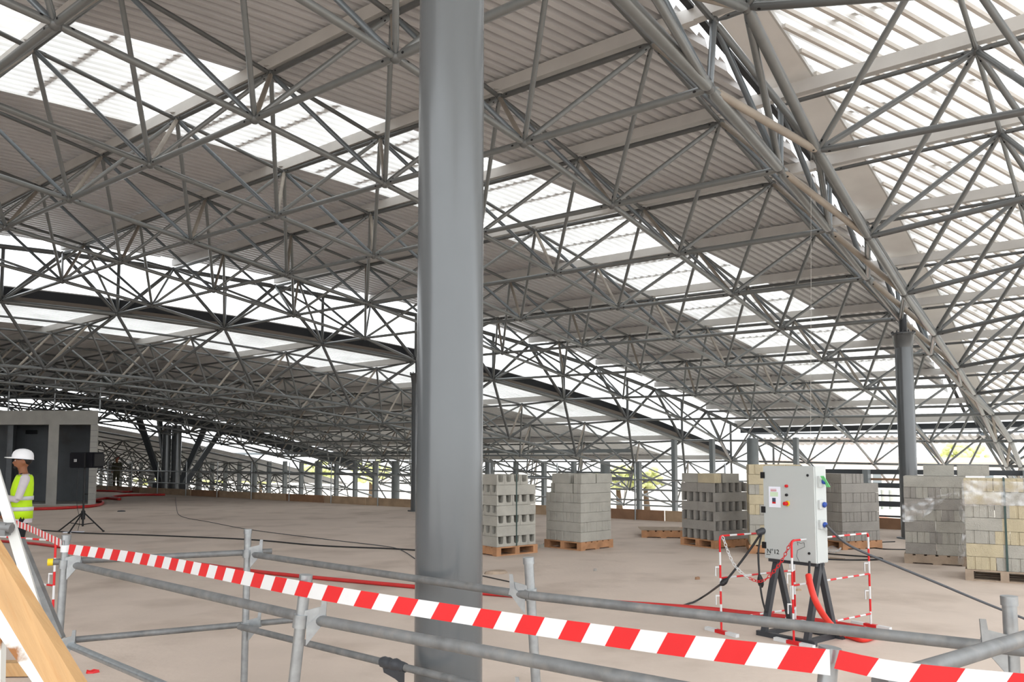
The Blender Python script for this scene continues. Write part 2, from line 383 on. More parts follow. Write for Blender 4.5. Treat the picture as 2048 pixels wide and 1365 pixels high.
# ------------------------------------------------------------------ lower space frame beyond the clerestory
mem = []; Lt, Lb, Nt, Nb = {}, {}, {}, {}
for i in range(-1, 12):
    a = ROW(i); bb = EB(a) + 1.9; k = 0
    while bb < E2B(a) - .8: Lt[(i, k)] = W(a, bb, prof(a)); bb += 2.65; k += 1
    Lt[(i, k)] = W(a, E2B(a), prof(a)); Nt[i] = k
for i in range(-1, 11):
    a = ROW(i + .5); bb = EB(a) + .9; k = 0
    while bb < E2B(a) - 2.8: Lb[(i, k)] = W(a, bb, prof(a) - DEP); bb += 2.65; k += 1
    Lb[(i, k)] = W(a, E2B(a) - 1.2, prof(a) - DEP * .6); Nb[i] = k
for (i, k), p in Lt.items():
    if k < Nt[i]: mem.append((p, Lt[(i, k + 1)], .036, 'top_chord', 'tube2'))
    if k == 0: mem.append((p, Bn[(i, Bl[i])], .036, 'top_chord', 'tube2'))
    if i < 11: mem.append((p, Lt[(i + 1, min(k, Nt[i + 1]))], .034, 'top_chord', 'tube2'))
    for ib, dk in ((i - 1, 0), (i - 1, 1), (i, 0), (i, 1)):
        if (ib in Nb): mem.append((p, Lb[(ib, min(k + dk, Nb[ib]))], .034, 'strut' if (ib == i - 1 and dk == 0) else 'diagonal_brace', 'strut' if (ib == i - 1 and dk == 0) else 'tube'))
for (i, k), p in Lb.items():
    if k < Nb[i]: mem.append((p, Lb[(i, k + 1)], .04, 'bottom_chord', 'tube'))
    if i < 10: mem.append((p, Lb[(i + 1, min(k, Nb[i + 1]))], .045 if k == 0 else .04, 'bottom_chord', 'tube'))
    if k == 0:
        for ii in (i, i + 1): mem.append((p, Bn[(ii, Bl[ii])], .046, 'edge_brace', 'tube2'))
frame('space_frame', 'shaded grey tubular space frame of the lower roof beyond the clerestory gap', mem, list(Lt.values()) + list(Lb.values()), 260)
# third roof, far away
mem = []; Qt, Qb = {}, {}
for i in range(-1, 12):
    a = ROW(i)
    for k in range(8): Qt[(i, k)] = W(a, E2B(a) + 2.65 * k, prof(a) - DEP)
for i in range(-1, 11):
    a = ROW(i + .5)
    for k in range(8): Qb[(i, k)] = W(a, E2B(a) + 1.3 + 2.65 * k, prof(a) - 2 * DEP)
for (i, k), p in Qt.items():
    if k < 7: mem.append((p, Qt[(i, k + 1)], .034, 'top_chord', 'tube2'))
    if i < 11: mem.append((p, Qt[(i + 1, k)], .05 if k == 0 else .034, 'top_chord', 'tube2'))
    for ib in (i - 1, i):
        for kk in (k - 1, k):
            if (ib, kk) in Qb: mem.append((p, Qb[(ib, kk)], .034, 'diagonal_brace', 'tube2'))
for (i, k), p in Qb.items():
    if k < 7: mem.append((p, Qb[(i, k + 1)], .036, 'bottom_chord', 'tube2'))
    if i < 10: mem.append((p, Qb[(i + 1, k)], .036, 'bottom_chord', 'tube2'))
for i in range(-1, 11):
    q = W(ROW(i + .5), E2B(ROW(i + .5)), prof(ROW(i + .5)))
    mem.append((q, Qt[(i, 0)], .05, 'edge_brace', 'tube2')); mem.append((q, Qt[(i + 1, 0)], .05, 'edge_brace', 'tube2'))
frame('space_frame', 'distant dark space frame of the third roof behind the splayed column', mem, list(Qb.values()), 120)

# ------------------------------------------------------------------ roof sheets
def sheet(name, u0, u1, m, a0, a1, hfun, pitch, amp, mt, parent, cuts=(), na=2, bmin=None):
    """corrugated sheet: ribs run along b + m*a = const; cuts are ((a,b),(na,nb)) lines, the side the normal points to is removed"""
    n = max(1, round((u1 - u0) / pitch)); us = []; zs = []
    p = (u1 - u0) / n
    for k in range(n):
        for f_, z in ((0, 0), (.5, 0), (.6, 1), (.9, 1)): us.append(u0 + (k + f_) * p); zs.append(z * amp)
    us.append(u1); zs.append(0)
    bm = bmesh.new(); cols = []
    for t in range(na + 1):
        a = a0 + (a1 - a0) * t / na
        cols.append([bm.verts.new((a, u - m * a, 0)) for u in us])
        for v, z in zip(cols[-1], zs): v.co.z = z
    for t in range(na):
        for k in range(len(us) - 1): bm.faces.new((cols[t][k], cols[t][k + 1], cols[t + 1][k + 1], cols[t + 1][k]))
    for (pa, pb), (xa, xb) in cuts:
        bmesh.ops.bisect_plane(bm, geom=bm.verts[:] + bm.edges[:] + bm.faces[:], plane_co=(pa, pb, 0), plane_no=(xa, xb, 0), clear_outer=True)
    if not bm.faces: bm.free(); return None
    for f_ in bm.faces:
        zz = [v.co.z for v in f_.verts]; f_.material_index = 1 if max(zz) - min(zz) > .3 * amp else 0
    for v in bm.verts:
        a, bb, z = v.co; v.co = W(a, bb, hfun(a, bb) + z)
    me = D.meshes.new(name); bm.to_mesh(me); bm.free(); me.materials.append(mt); me.materials.append(M['skyrib'] if mt in (M['sky'], M['sky2']) else mt)
    return link(name, me, parent)
def seg_cut(fb, a0, a1, side):      # cut along b = fb(a); side +1 removes larger b
    p0, p1 = (a0, fb(a0)), (a1, fb(a1)); da, db = p1[0] - p0[0], p1[1] - p0[1]
    return (p0, (-db * side, da * side))
ceil = empty('ceiling', kind='structure', label='corrugated grey roof sheeting with translucent bands over the hall')
DKH = .30
MU = .29
hup = lambda a, bb: HU(a, bb) + DEP + DKH
GB = lambda a: 4.46
bounds = [ROW(i + .5) for i in range(-4, 10)] + [ROW(10.15)]
for a0, a1 in zip(bounds, bounds[1:]):
    cuts = (seg_cut(EB, a0, a1, 1), seg_cut(GB, a0, a1, -1))
    for nm, u0, u1, mt in (('roof_sheet', 3.05, 12.85, M['deck']), ('skylight_sheet', 12.85, 16.25, M['sky']), ('roof_sheet', 16.25, 36.25, M['deck'])):
        sheet(nm, u0, u1, MU, a0, a1, hup, .21, .1 if mt is M['deck'] else .06, mt, ceil, cuts)
for a0, a1 in ((-12., -8.), (-8., -5.6), (-5.6, bounds[0])):  # unseen roof bays added towards the rear to darken the left
    sheet('roof_sheet', 6., 42., MU, a0, a1, hup, .3, .065, M['deck'], ceil, (seg_cut(EB, a0, a1, 1), seg_cut(lambda a: 9., a0, a1, -1)))
# battens lying in the ribs of the skylight, seen as dashes
for a in [x for i in range(-3, 10) for x in (ROW(i - .17), ROW(i + .17), ROW(i + .5) + .18)]:
    b = MB(); b.bar(W(a, 12.9 - MU * a, hup(a, 12.9 - MU * a) + .03), W(a, 16.2 - MU * a, hup(a, 16.2 - MU * a) + .03), .09, .03); b.build('batten', M['deck'], ceil)
# purlins
for i in range(-3, 11):
    a = ROW(i + .5); e = EB(a)
    b = MB(); b.bar(W(a, 4.2, HU(a, 4.2) + DEP + .185), W(a, e, HU(a, e) + DEP + .185), .13, .19)
    pu = b.build('purlin', M['purlin'], ceil)
    for j in range(Tl[i] if i < I1 else 0):
        p = Tn[(i, j)]; b = MB(); b.lathe([(.05, .03), (.05, .1)], 8, 0, Matrix.Translation(p)); b.box((-.09, -.09, .095), (.09, .09, .11), 0, Matrix.Translation(p)); b.build('purlin_stub', M['purlin'], pu)
    b = MB(); h = prof(a) + DEP - .1 + .185; b.bar(W(a, 4.2, h), W(a, -6, h), .13, .19); b.build('purlin', M['purlin'], ceil)
# right roof: clear sheets on slats
hr = lambda a, bb: prof(a) + DEP + .28
RM = .42
for a0, a1 in zip(bounds, bounds[1:]):
    cuts = (seg_cut(lambda a: 3.55, a0, a1, 1), seg_cut(lambda a: -6.5, a0, a1, -1))
    sheet('skylight_sheet', -8, 17, RM, a0, a1, lambda a, bb: hr(a, bb) + .07, .25, .04, M['sky2'], ceil, cuts)
u = -2.0
while u < 16.6:
    aa = max(-3., (u - 3.45) / RM); ab = min(31., (u + 4.5) / RM)
    if ab > aa + .3:
        nseg = max(2, int((ab - aa) / 1.5)); b = MB()
        pts = [aa + (ab - aa) * t / nseg for t in range(nseg + 1)]
        for p, q in zip(pts, pts[1:]): b.bar(W(p, u - RM * p, hr(p, 0) + .03), W(q, u - RM * q, hr(q, 0) + .03), .05, .06)
        b.build('slat', M['slat'], ceil)
    u += .29
for a in [ROW(i + d) for i in range(-1, 10) for d in (-.2, .15)]:
    b = MB(); b.bar(W(a, 3.4, hr(a, 0) + .125), W(a, -6, hr(a, 0) + .125), .1, .02); b.build('batten', M['slat'], ceil)
# lower roofs
hlow = lambda a, bb: prof(a) + DKH
for a0, a1 in zip([-12., -8., -5.6] + bounds, [-8., -5.6] + bounds):  # the bays before bounds are unseen, added to darken the lower left
    cuts = (seg_cut(lambda a: EB(a) + .35, a0, a1, -1), seg_cut(E2B, a0, a1, 1))
    for nm, u0, u1, mt in (('roof_sheet', 22., 29.6, M['deck']), ('skylight_sheet', 29.6, 34.6, M['sky']), ('roof_sheet', 34.6, 62., M['deck'])):
        sheet(nm, u0, u1, .62, a0, a1, hlow, .2, .045, mt, ceil, cuts)
    h3 = lambda a, bb: prof(a) - DEP + DKH
    cuts = (seg_cut(lambda a: E2B(a) + .35, a0, a1, -1),)
    for nm, u0, u1, mt in (('roof_sheet', 36, 76, M['deck']),):
        sheet(nm, u0, u1, .4, a0, a1, h3, .3, .05, mt, ceil, cuts)
for i in range(0, 11):
    a = ROW(i)
    b = MB(); b.bar(W(a, EB(a) + .4, prof(a) + .185), W(a, E2B(a), prof(a) + .185), .13, .19); b.build('purlin', M['purlin'], ceil)
# gutters
def along(fb, fh, a0, a1, wd, hg, name, mt, n=14, parent=None):
    b = MB(); pts = [a0 + (a1 - a0) * t / n for t in range(n + 1)]
    for p, q in zip(pts, pts[1:]): b.bar(W(p, fb(p), fh(p)), W(q, fb(q), fh(q)), wd, hg)
    return b.build(name, mt, parent)
gut = empty('roof_gutter', label='broad pale box gutter running along the joint of the two roofs at the right', cat='gutter')
gtop = lambda a: prof(a) + DEP + .12
along(lambda a: 3.8, lambda a: gtop(a) + .18, -3, 30.9, .6, .02, 'gutter_bottom', M['gutter'], 14, gut)
along(lambda a: 3.49, lambda a: gtop(a) + .26, -3, 30.9, .03, .18, 'gutter_side', M['purlin'], 14, gut)
along(lambda a: 4.11, lambda a: gtop(a) + .26, -3, 30.9, .03, .18, 'gutter_side', M['gutter'], 14, gut)
along(lambda a: 4.24, lambda a: gtop(a) + .05, -3, 30.9, .09, .05, 'edge_angle', M['dark'], 14, gut)
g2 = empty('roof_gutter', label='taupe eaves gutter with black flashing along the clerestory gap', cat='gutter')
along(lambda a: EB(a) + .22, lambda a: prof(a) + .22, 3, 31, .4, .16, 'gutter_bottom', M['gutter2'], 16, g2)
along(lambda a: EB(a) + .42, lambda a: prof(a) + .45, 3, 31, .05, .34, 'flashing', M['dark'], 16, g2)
along(lambda a: EB(a) + .45, lambda a: prof(a) + .64, 3, 31, .03, .04, 'flashing_cap', M['purlin'], 16, g2)
g3 = empty('roof_gutter', label='dark eaves gutter of the distant third roof', cat='gutter')
along(lambda a: E2B(a) - .1, lambda a: prof(a) - .1, 3, 31, .4, .6, 'gutter_bottom', M['rail'], 14, g3)
# eaves at the low end of the upper roof
ev = empty('eaves_beam', label='dark grey eaves beam at the low far end of the upper roof', cat='beam')
ae = ROW(10.15)
b = MB(); b.bar(W(ae, 12.6, prof(ae) + DEP + .12), W(ae, -7, prof(ae) + DEP + .12), .12, .28); b.build('fascia', M['purlin'], ev)
b = MB(); b.bar(W(ae + .15, 12.4, prof(ae) + DEP - .16), W(ae + .15, -7, prof(ae) + DEP - .16), .14, .2); b.build('beam', M['rail'], ev)
cn = sheet('canopy_sheet', -9, 12, 0, ae + .2, ae + 2.2, lambda a, bb: prof(ae) + DEP - .5 - .12 * (a - ae), .25, .06, M['deck'], ev, (), 1)

# ------------------------------------------------------------------ columns
def column(a, bb, ztop, r, label, flange=True):
    p = W(a, bb, -CH); o = empty('steel_column', p, 0, label, 'column')
    b = MB(); b.lathe([(r, 0), (r, ztop)], 40); b.build('shaft', M['colp'], o)
    b = MB(); b.lathe([(r * 1.5, 0), (r * 1.5, .03), (r * 1.02, .031)], 32); b.build('base_plate', M['colp'], o)
    if flange:
        b = MB(); b.lathe([(r * 1.02, ztop - .3), (r * 1.22, ztop - .02), (r * 1.34, ztop - .02), (r * 1.34, ztop + .02), (r * .5, ztop + .021)], 32); b.build('top_flange', M['colp'], o)
        for k in range(12):
            t = k * math.pi / 6; b = MB(); b.lathe([(.016, -.03), (.016, .06)], 6, 0, Matrix.Translation((r * 1.26 * math.cos(t), r * 1.26 * math.sin(t), ztop))); b.build('bolt', M['leg'], o)
        b = MB(); b.lathe([(r * .42, ztop), (r * .42, ztop + .42)], 20); b.build('neck', M['leg'], o)
    return o
mp = AT(899, 920, 4.78)
mcol = empty('steel_column', (mp.x, mp.y, 0), 0, 'tall smooth grey steel column in the foreground centre', 'column')
b = MB(); b.lathe([(.205, 0), (.205, 5.2)], 64); b.build('shaft', M['colp'], mcol)
b = MB(); b.lathe([(.32, 0), (.32, .03), (.21, .031)], 32); b.build('base_plate', M['colp'], mcol)
column(18.04, 3.58, 4.32, .175, 'grey steel column with bolted top flange behind the right-hand block pallets')
column(17.84, 17.93, 4.42, .19, 'grey steel column partly hidden behind the left edge of the foreground column')
vp = FL(341, 987); vc = empty('splayed_column', vp, 0, 'dark cluster column with four splayed struts behind the speaker', 'column')
for dx, dy in ((-.22, -.1), (.3, -.1), (.05, .3)):
    b = MB(); b.lathe([(.2, 0), (.2, 3.35)], 20, 0, Matrix.Translation((dx, dy, 0))); b.build('post', M['colp'], vc)
for dx, dy, hx in ((-1.75, .1, 3.75), (-1.2, 1.2, 3.6), (1.6, .1, 3.3), (2.0, 1.2, 3.2)):
    b = MB(); b.bar((dx * .28, dy * .3, .45), (dx, dy, hx), .2, .24); b.build('strut', M['rail'], vc)
b = MB(); b.box((-.85, -.12, 0), (.85, .12, .5)); b.build('base_gusset', M['rail'], vc)

# ------------------------------------------------------------------ floor edge: kick boards, guard rails, facade posts
bb = 7.4; k = 0
while bb < 48:
    ln = 2.4; b = MB(); b.bar(W(FE - .06, bb, -CH + .14), W(FE - .06, bb + ln - .04, -CH + .14), .04, .28)
    tag(b.build('kick_board', M['brownboard'] if k % 3 == 1 else M['paleboard']), f'{"brown" if k % 3 == 1 else "pale"} kick board on the far slab edge, {ORD[k]} from its right end', 'board', 'kick boards along the far slab edge')
    bb += ln; k += 1
b = MB(); b.bar(W(20.2, 3.95, -CH + .13), W(20.2, 5.3, -CH + .13), .05, .26)
tag(b.build('kick_board', M['brownboard']), 'brown kick board by the slab edge left of the right-hand column', 'board')
er = empty('guard_rail', label='galvanised scaffold guard rail along the far slab edge', cat='railing')
bb = 8.0
while bb < 46:
    b = MB(); p = W(FE - .2, bb, -CH); b.tube([p, p + Vector((0, 0, 1.55))], .024, 6); b.build('post', M['galv'], er); bb += 2.6
for z in (.55, 1.1):
    b = MB(); b.tube([W(FE - .24, 7.5, z - CH), W(FE - .24, 46, z - CH)], .022, 6); b.build('rail', M['galv'], er)
fc = empty('facade_frame', label='row of grey facade posts beyond the far slab edge', cat='facade')
bb = 8.7; k = 0
while bb < 60:
    b = MB(); p = W(26.6, bb, -CH - 1.95); q = W(26.6, bb, min(prof(26.6) + (.1 if bb < 14 else -1.2), .75))
    if k % 4 == 1: b.tube([p, q], .2, 12)
    else: b.bar(p, q, .14, .22, W(1, 0, 0) - W(0, 0, 0))
    b.build('post', M['facade'], fc); bb += 1.5; k += 1
for h in (-.75, .35):
    b = MB(); b.bar(W(26.6, 15, h), W(26.6, 60, h), .1, .14); b.build('transom', M['facade'], fc)
# right screen of horizontal rails
rs = empty('rail_screen', label='dark horizontal rails on a grey post between the blocks and the yard', cat='railing')
pa = FL(1737, 1064)
wd = (W(0, -1, 0) - W(0, 0, 0)).normalized()
b = MB(); b.bar(pa + Vector((0, 0, 0)), pa + Vector((0, 0, 1.42)), .3, .12, wd); b.build('post', M['facade'], rs)
for k in (1, 2, 3):
    b = MB(); q = pa + wd * (3.1 * k); b.bar(q, q + Vector((0, 0, 1.42)), .3, .12, wd); b.build('post', M['facade'], rs)
for z, hg, mt in ((1.37, .11, 'rail'), (1.2, .05, 'brownboard'), (1.06, .11, 'rail'), (.83, .04, 'rail'), (.64, .12, 'rail'), (.36, .04, 'rail')):
    b = MB(); o_ = Vector((0, 0, z)) + Vector((.1, .1, 0)); b.bar(pa - wd * 2.4 + o_, pa + wd * 10 + o_, .06, hg); b.build('rail', M[mt], rs)

# ------------------------------------------------------------------ concrete service block, left
cb = empty('concrete_room', AT(190, 1012, 28.1) * 0 + Vector((-15.0, 28.1, 0)), 0, 'raw concrete service room with open front behind the man in the helmet', 'building')
SHR = Matrix(((1, -.56, 0, 0), (0, 1, 0, 0), (0, 0, 1, 0), (0, 0, 0, 1)))
def cbp(name, lo, hi, mt):
    b = MB(); b.box(lo, hi, 0, SHR); return b.build(name, M[mt], cb)
cbp('beam', (-8, 0, 2.92), (0, .45, 3.43), 'conc'); cbp('roof_slab', (-8, .45, 3.15), (0, 6, 3.43), 'conc')
cbp('column', (-1.78, .02, 0), (-1.4, .42, 2.92), 'conc'); cbp('back_wall', (-8, 2.2, 0), (-.25, 2.4, 3.15), 'concd')
cbp('side_wall', (-.25, .05, 0), (0, 6, 3.15), 'concd'); cbp('floor_curb', (-8, .1, 0), (-.25, 2.2, .05), 'conc')
cbp('partition_wall', (-3.3, .5, 0), (-3.1, 2.2, 3.15), 'concd')
for k in range(14):
    b = MB(); b.box((-.26, 0, .01 + k * .208), (0, .06, .208 + k * .208)); b.build('masonry_block', M['conc'], cb)
v_ = cbp('vent', (-2.75, 2.1, 2.65), (-2.3, 2.19, 2.8), 'dark')
sr = empty('guard_rail', (-15.0, 28.1, 3.43), 0, 'light scaffold guard rail on top of the concrete room', 'railing')
for x in (-3.4, -1.72, -.06):
    b = MB(); b.tube([(x, .2, 0), (x, .2, 1.15)], .03, 6); b.build('post', M['galv'], sr)
for z in (.45, .95):
    b = MB(); b.tube([(-8, .15, z), (.2, .15, z)], .026, 6); b.build('rail', M['galv'], sr)
b = MB(); b.tube([(-1.5, .5, .55), (.35, .1, .75)], .024, 6); b.build('rail', M['galv'], sr)

# ------------------------------------------------------------------ pallets of blocks
BL, BW, BH = .436, .174, .177
def solid_block():
    b = MB(); g = .0015; L2, W2 = BL / 2 - g, BW / 2 - g
    pr = []      # footprint with shallow end grooves
    for x, y in ((-L2, -W2), (L2, -W2), (L2, -.02), (L2 - .01, -.012), (L2 - .01, .012), (L2, .02), (L2, W2), (-L2, W2), (-L2, .02), (-L2 + .01, .012), (-L2 + .01, -.012), (-L2, -.02)): pr.append((x, y))
    n = len(pr); vs = [(x, y, .002) for x, y in pr] + [(x, y, BH - .003) for x, y in pr]
    b.add(vs, [tuple(range(n - 1, -1, -1)), tuple(range(n, 2 * n))] + [(i, (i + 1) % n, n + (i + 1) % n, n + i) for i in range(n)]); return b
def u_block():
    b = MB(); g = .0015; L2, W2 = BL / 2 - g, BW / 2 - g; t = BH - .003
    pr = [(-W2, .002), (W2, .002), (W2, t), (.058, t), (.05, .07), (.035, .05), (-.035, .05), (-.05, .07), (-.058, t), (-W2, t)]
    n = len(pr); vs = [(-L2, y, z) for y, z in pr] + [(L2, y, z) for y, z in pr]
    b.add(vs, [(i, (i + 1) % n, n + (i + 1) % n, n + i) for i in range(n)])
    for o_, fl in ((0, 1), (n, 0)):
        for q in ((0, 1, 5, 6), (1, 2, 3, 4), (1, 4, 5), (0, 6, 7), (0, 7, 8, 9)):
            qq = [o_ + k for k in q]; b.add([vs[k] for k in (qq if fl == 0 else qq[::-1])], [tuple(range(len(qq)))])
    return b
def h_block():
    b = MB(); g = .0015; L2, W2 = BL / 2 - g, BW / 2 - g
    pr = [(-L2, -W2), (L2, -W2), (L2, -W2 + .03), (L2 - .13, -W2 + .03), (L2 - .13, W2 - .03), (L2, W2 - .03), (L2, W2), (-L2, W2), (-L2, W2 - .03), (-L2 + .13, W2 - .03), (-L2 + .13, -W2 + .03), (-L2, -W2 + .03)]
    n = len(pr); vs = [(x, y, .002) for x, y in pr] + [(x, y, BH - .003) for x, y in pr]
    b.add(vs, [(i, (i + 1) % n, n + (i + 1) % n, n + i) for i in range(n)])
    for z0, fl in ((0, 1), (n, 0)):
        for q in ((0, 1, 2, 11), (8, 5, 6, 7), (10, 3, 4, 9)):
            qq = [z0 + k for k in q]; b.add([vs[k] for k in (qq[::-1] if fl else qq)], [(0, 1, 2, 3)])
    return b
BM = {}
for kind, fn in (('solid', solid_block), ('u', u_block), ('h', h_block)):
    bb_ = fn()
    for mt in ('block', 'block2', 'blockb'): BM[(kind, mt)] = bb_.mesh(kind + '_block_' + mt, M[mt])
def pallet_mesh(mt, w_=.92):
    parts = {}
    b = MB(); b.box((0, 0, .0), (w_, .1, .11)); parts['runner'] = b.mesh('pallet_runner', M[mt])
    b = MB(); b.box((0, 0, 0), (.12, w_, .02)); parts['slat'] = b.mesh('pallet_slat', M[mt])
    return parts
PM = {mt: pallet_mesh(mt) for mt in ('wood', 'woodg')}
def pallet(loc, yaw, mt, label, z=0, turn=False):
    o = empty('pallet', (loc.x, loc.y, z), yaw, label, 'pallet')
    for y in (0, .41, .82):
        c = link('runner', PM[mt]['runner'], o); c.location = (0, y, .02)
    for x in (0, .16, .32, .48, .64, .80):
        c = link('slat', PM[mt]['slat'], o); c.location = (x, 0, .13)
    for x in (0, .4, .8):
        c = link('slat', PM[mt]['slat'], o); c.location = (x, 0, 0)
    if turn:
        for c in o.children: c.matrix_local = Matrix.Translation((.92, 0, 0)) @ Matrix.Rotation(math.pi / 2, 4, 'Z') @ Matrix.Translation(c.location)
    return o
def put_block(kind, mt, x, y, z, rot, T, label, group, jit=.002):
    o = link('concrete_block', BM[(kind, mt)])
    Lm = T @ Matrix.Translation((x + random.uniform(-jit, jit), y + random.uniform(-jit, jit), z)) @ Matrix.Rotation(rot + random.uniform(-.005, .005), 4, 'Z')
    o.matrix_world = Lm
    return tag(o, label, 'block', group)
def stack(near, yaw, layers, kind, mts, first, label, group, pal, plabel, z0=.15, top_fn=None, short='', front=False, turn=False):
    """near = nearest pallet corner, local x along one visible face, local y along the other; first: 0 long side along x in the lowest layer"""
    pallet(near, yaw, pal, plabel, 0, turn)
    T = Matrix.Translation((near.x, near.y, z0)) @ Matrix.Rotation(yaw, 4, 'Z') @ Matrix.Translation((.022, .022, 0))
    for l in range(layers):
        lx = (l + first) % 2 == 0; topl = l == layers - 1
        for p in range(2):
            for q in range(5):
                if lx:
                    x, y, rot, vis = BL * (p + .5), BW * (q + .5), 0, (q == 0 or p == 0 or topl)
                else:
                    x, y, rot, vis = BW * (q + .5), BL * (p + .5), math.pi / 2, (p == 0 or q == 0 or topl)
                if front: vis = topl or ((q if lx else p) == 0) or ((p == 1) if lx else (q == 4))
                if not vis: continue
                if top_fn and not top_fn(l, x, y): continue
                nx, ny = (p, q) if lx else (q, p); mt = random.choice(mts); cn_ = {'block': 'grey', 'block2': 'dark grey', 'blockb': 'beige'}[mt]
                if front: lb = f'{cn_} block, {ORD[l]} course up, {ORD[nx]} from the left, front of the {short}' if ny == 0 else (f'{cn_} block, {ORD[l]} course up, {ORD[ny]} back along the right side, {short}' if nx == (1 if lx else 4) else label)
                elif ny == 0: lb = f'{cn_} block, {ORD[l]} course up, {ORD[nx]} from near corner, right face, {short}'
                elif nx == 0: lb = f'{cn_} block, {ORD[l]} course up, {ORD[ny]} from near corner, left face, {short}'
                else: lb = label
                put_block(kind, mt, x, y, l * BH, rot, T, lb, group, .003)
    return T
def yaw_fit(near, lx, rx, wdt=.9):
    """yaw for which the corner along local y shows at column lx and that along local x at column rx"""
    best = None
    for k in range(0, 900):
        t = math.radians(k * .1)
        px = near + Vector((math.cos(t), math.sin(t), 0)) * wdt; py = near + Vector((-math.sin(t), math.cos(t), 0)) * wdt
        e = 0
        if rx: e += (1024 + F * px.x / px.y - rx) ** 2
        if lx: e += (1024 + F * py.x / py.y - lx) ** 2
        if best is None or e < best[0]: best = (e, t)
    return best[1]
n1 = FL(993, 1114); y1 = yaw_fit(n1, None, 1073)
stack(n1, y1, 7, 'u', ['block'], 1, 'channel-shaped block in the top course behind the faces of the channel-block stack', 'channel blocks beside the foreground column', 'wood', 'wooden pallet under the channel-shaped blocks beside the foreground column', short='channel-block stack', turn=True, top_fn=lambda l, x, y: not (l == 6 and x > .7))
n2 = FL(1162, 1103); y2 = yaw_fit(n2, 1086, 1226)
T2 = stack(n2, y2, 5, 'solid', ['block'], 0, 'grey block inside the fifth course of the ragged-topped stack', 'blocks of the ragged-topped stack', 'wood', 'wooden pallet under the ragged-topped stack of grey blocks', short='ragged-topped stack')
for l, its in ((5, ((.22, .09, .03, 'at the near corner'), (.66, .1, -.04, 'at the right end of right face'), (.09, .42, 1.6, 'on the left face'), (.3, .42, 1.5, 'just behind the left face'), (.62, .33, .3, 'turned askew behind the right face'), (.3, .75, .1, 'at the far left'), (.76, .62, 0, 'at the far right'))),
               (6, ((.09, .5, 1.55, 'on the left face'), (.24, .1, .05, 'at the near corner'), (.7, .1, -.03, 'at the right end of right face'), (.6, .42, 1.5, 'turned endways in the middle'), (.42, .78, .1, 'at the back')))):
    for x, y, r, wh in its: put_block('solid', 'block', x, y, l * BH, r, T2, f'loose grey block {wh}, {ORD[l]} course of the ragged-topped stack', 'blocks of the ragged-topped stack')
n3 = FL(1430, 1099); y3 = yaw_fit(n3, 1359, 1494)
T3 = stack(n3, y3, 6, 'h', ['block2'], 0, 'open-ended block in the upper course behind the faces of the open-ended stack', 'open-ended blocks left of the cabinet', 'wood', 'wooden pallet under the open-ended hollow blocks left of the cabinet', short='open-ended block stack')
for x, y, r, mt, wh in ((.09, .64, 1.57, 'block', 'grey block at the left end on top of the open-ended block stack'), (.09, .2, 1.57, 'blockb', 'beige block at the near corner on top of the open-ended block stack'), (.45, .09, .02, 'block', 'grey block on the right face on top of the open-ended block stack'), (.5, .5, 0, 'block', 'grey block at the back on top of the open-ended block stack')): put_block('solid', mt, x, y, 6 * BH, r, T3, wh, 'loose blocks on the open-ended stack')
n4 = FL(1512, 1108); y4 = math.radians(-14)
stack(n4 - Vector((.12, 0, 0)), y4, 8, 'solid', ['blockb', 'blockb', 'block'], 0, 'block in the top course of the tall beige stack behind the cabinet', 'beige blocks behind the cabinet', 'wood', 'wooden pallet under the tall beige stack behind the cabinet', short='stack behind the cabinet')
n5 = FL(1686, 1101); y5 = yaw_fit(n5, 1632, 1735)
stack(n5, y5, 7, 'solid', ['block2'], 1, 'dark grey block in the top course of the stack right of the cabinet', 'blocks right of the cabinet', 'wood', 'wooden pallet under the dark grey stack right of the cabinet', short='stack right of cabinet', top_fn=lambda l, x, y: not (l == 6 and x > .6))
n6 = FL(1809, 1127); y6 = math.radians(-29)
pr6 = n6
T6 = stack(n6, y6, 7, 'solid', ['block', 'block2', 'block'], 0, 'grey concrete block behind the front of the torn-plastic stack', 'blocks of the torn-plastic stack', 'woodg', 'weathered pallet under the stack with torn plastic', short='torn-plastic stack', front=True)
for x, wh in ((.5, 'left'), (.98, 'right')):
    put_block('solid', 'block', x, .3, 7 * BH, .02, T6, f'{wh} one of two grey blocks set on top of the torn-plastic stack', 'blocks on top of the torn-plastic stack')
n7 = FL(1931, 1161); y7 = math.radians(-32)
T7 = stack(n7, y7, 7, 'solid', ['blockb', 'blockb', 'block'], 1, 'concrete block behind the front of the strapped stack at the right edge', 'blocks of the strapped stack', 'woodg', 'weathered pallet under the strapped beige stack', short='strapped stack', front=True, turn=True)
pallet(FL(1283, 1076), math.radians(-10), 'wood', 'empty wooden pallet lying flat beyond the ragged-topped stack')
b = MB(); b.box((0, 0, 0), (.9, .8, .012)); o = b.build('board_sheet', M['woodg']); p = FL(1283, 1076); o.location = (p.x, p.y, .152); o.rotation_euler = (0, 0, math.radians(-4)); tag(o, 'thin grey sheet of board lying on the empty pallet', 'board')
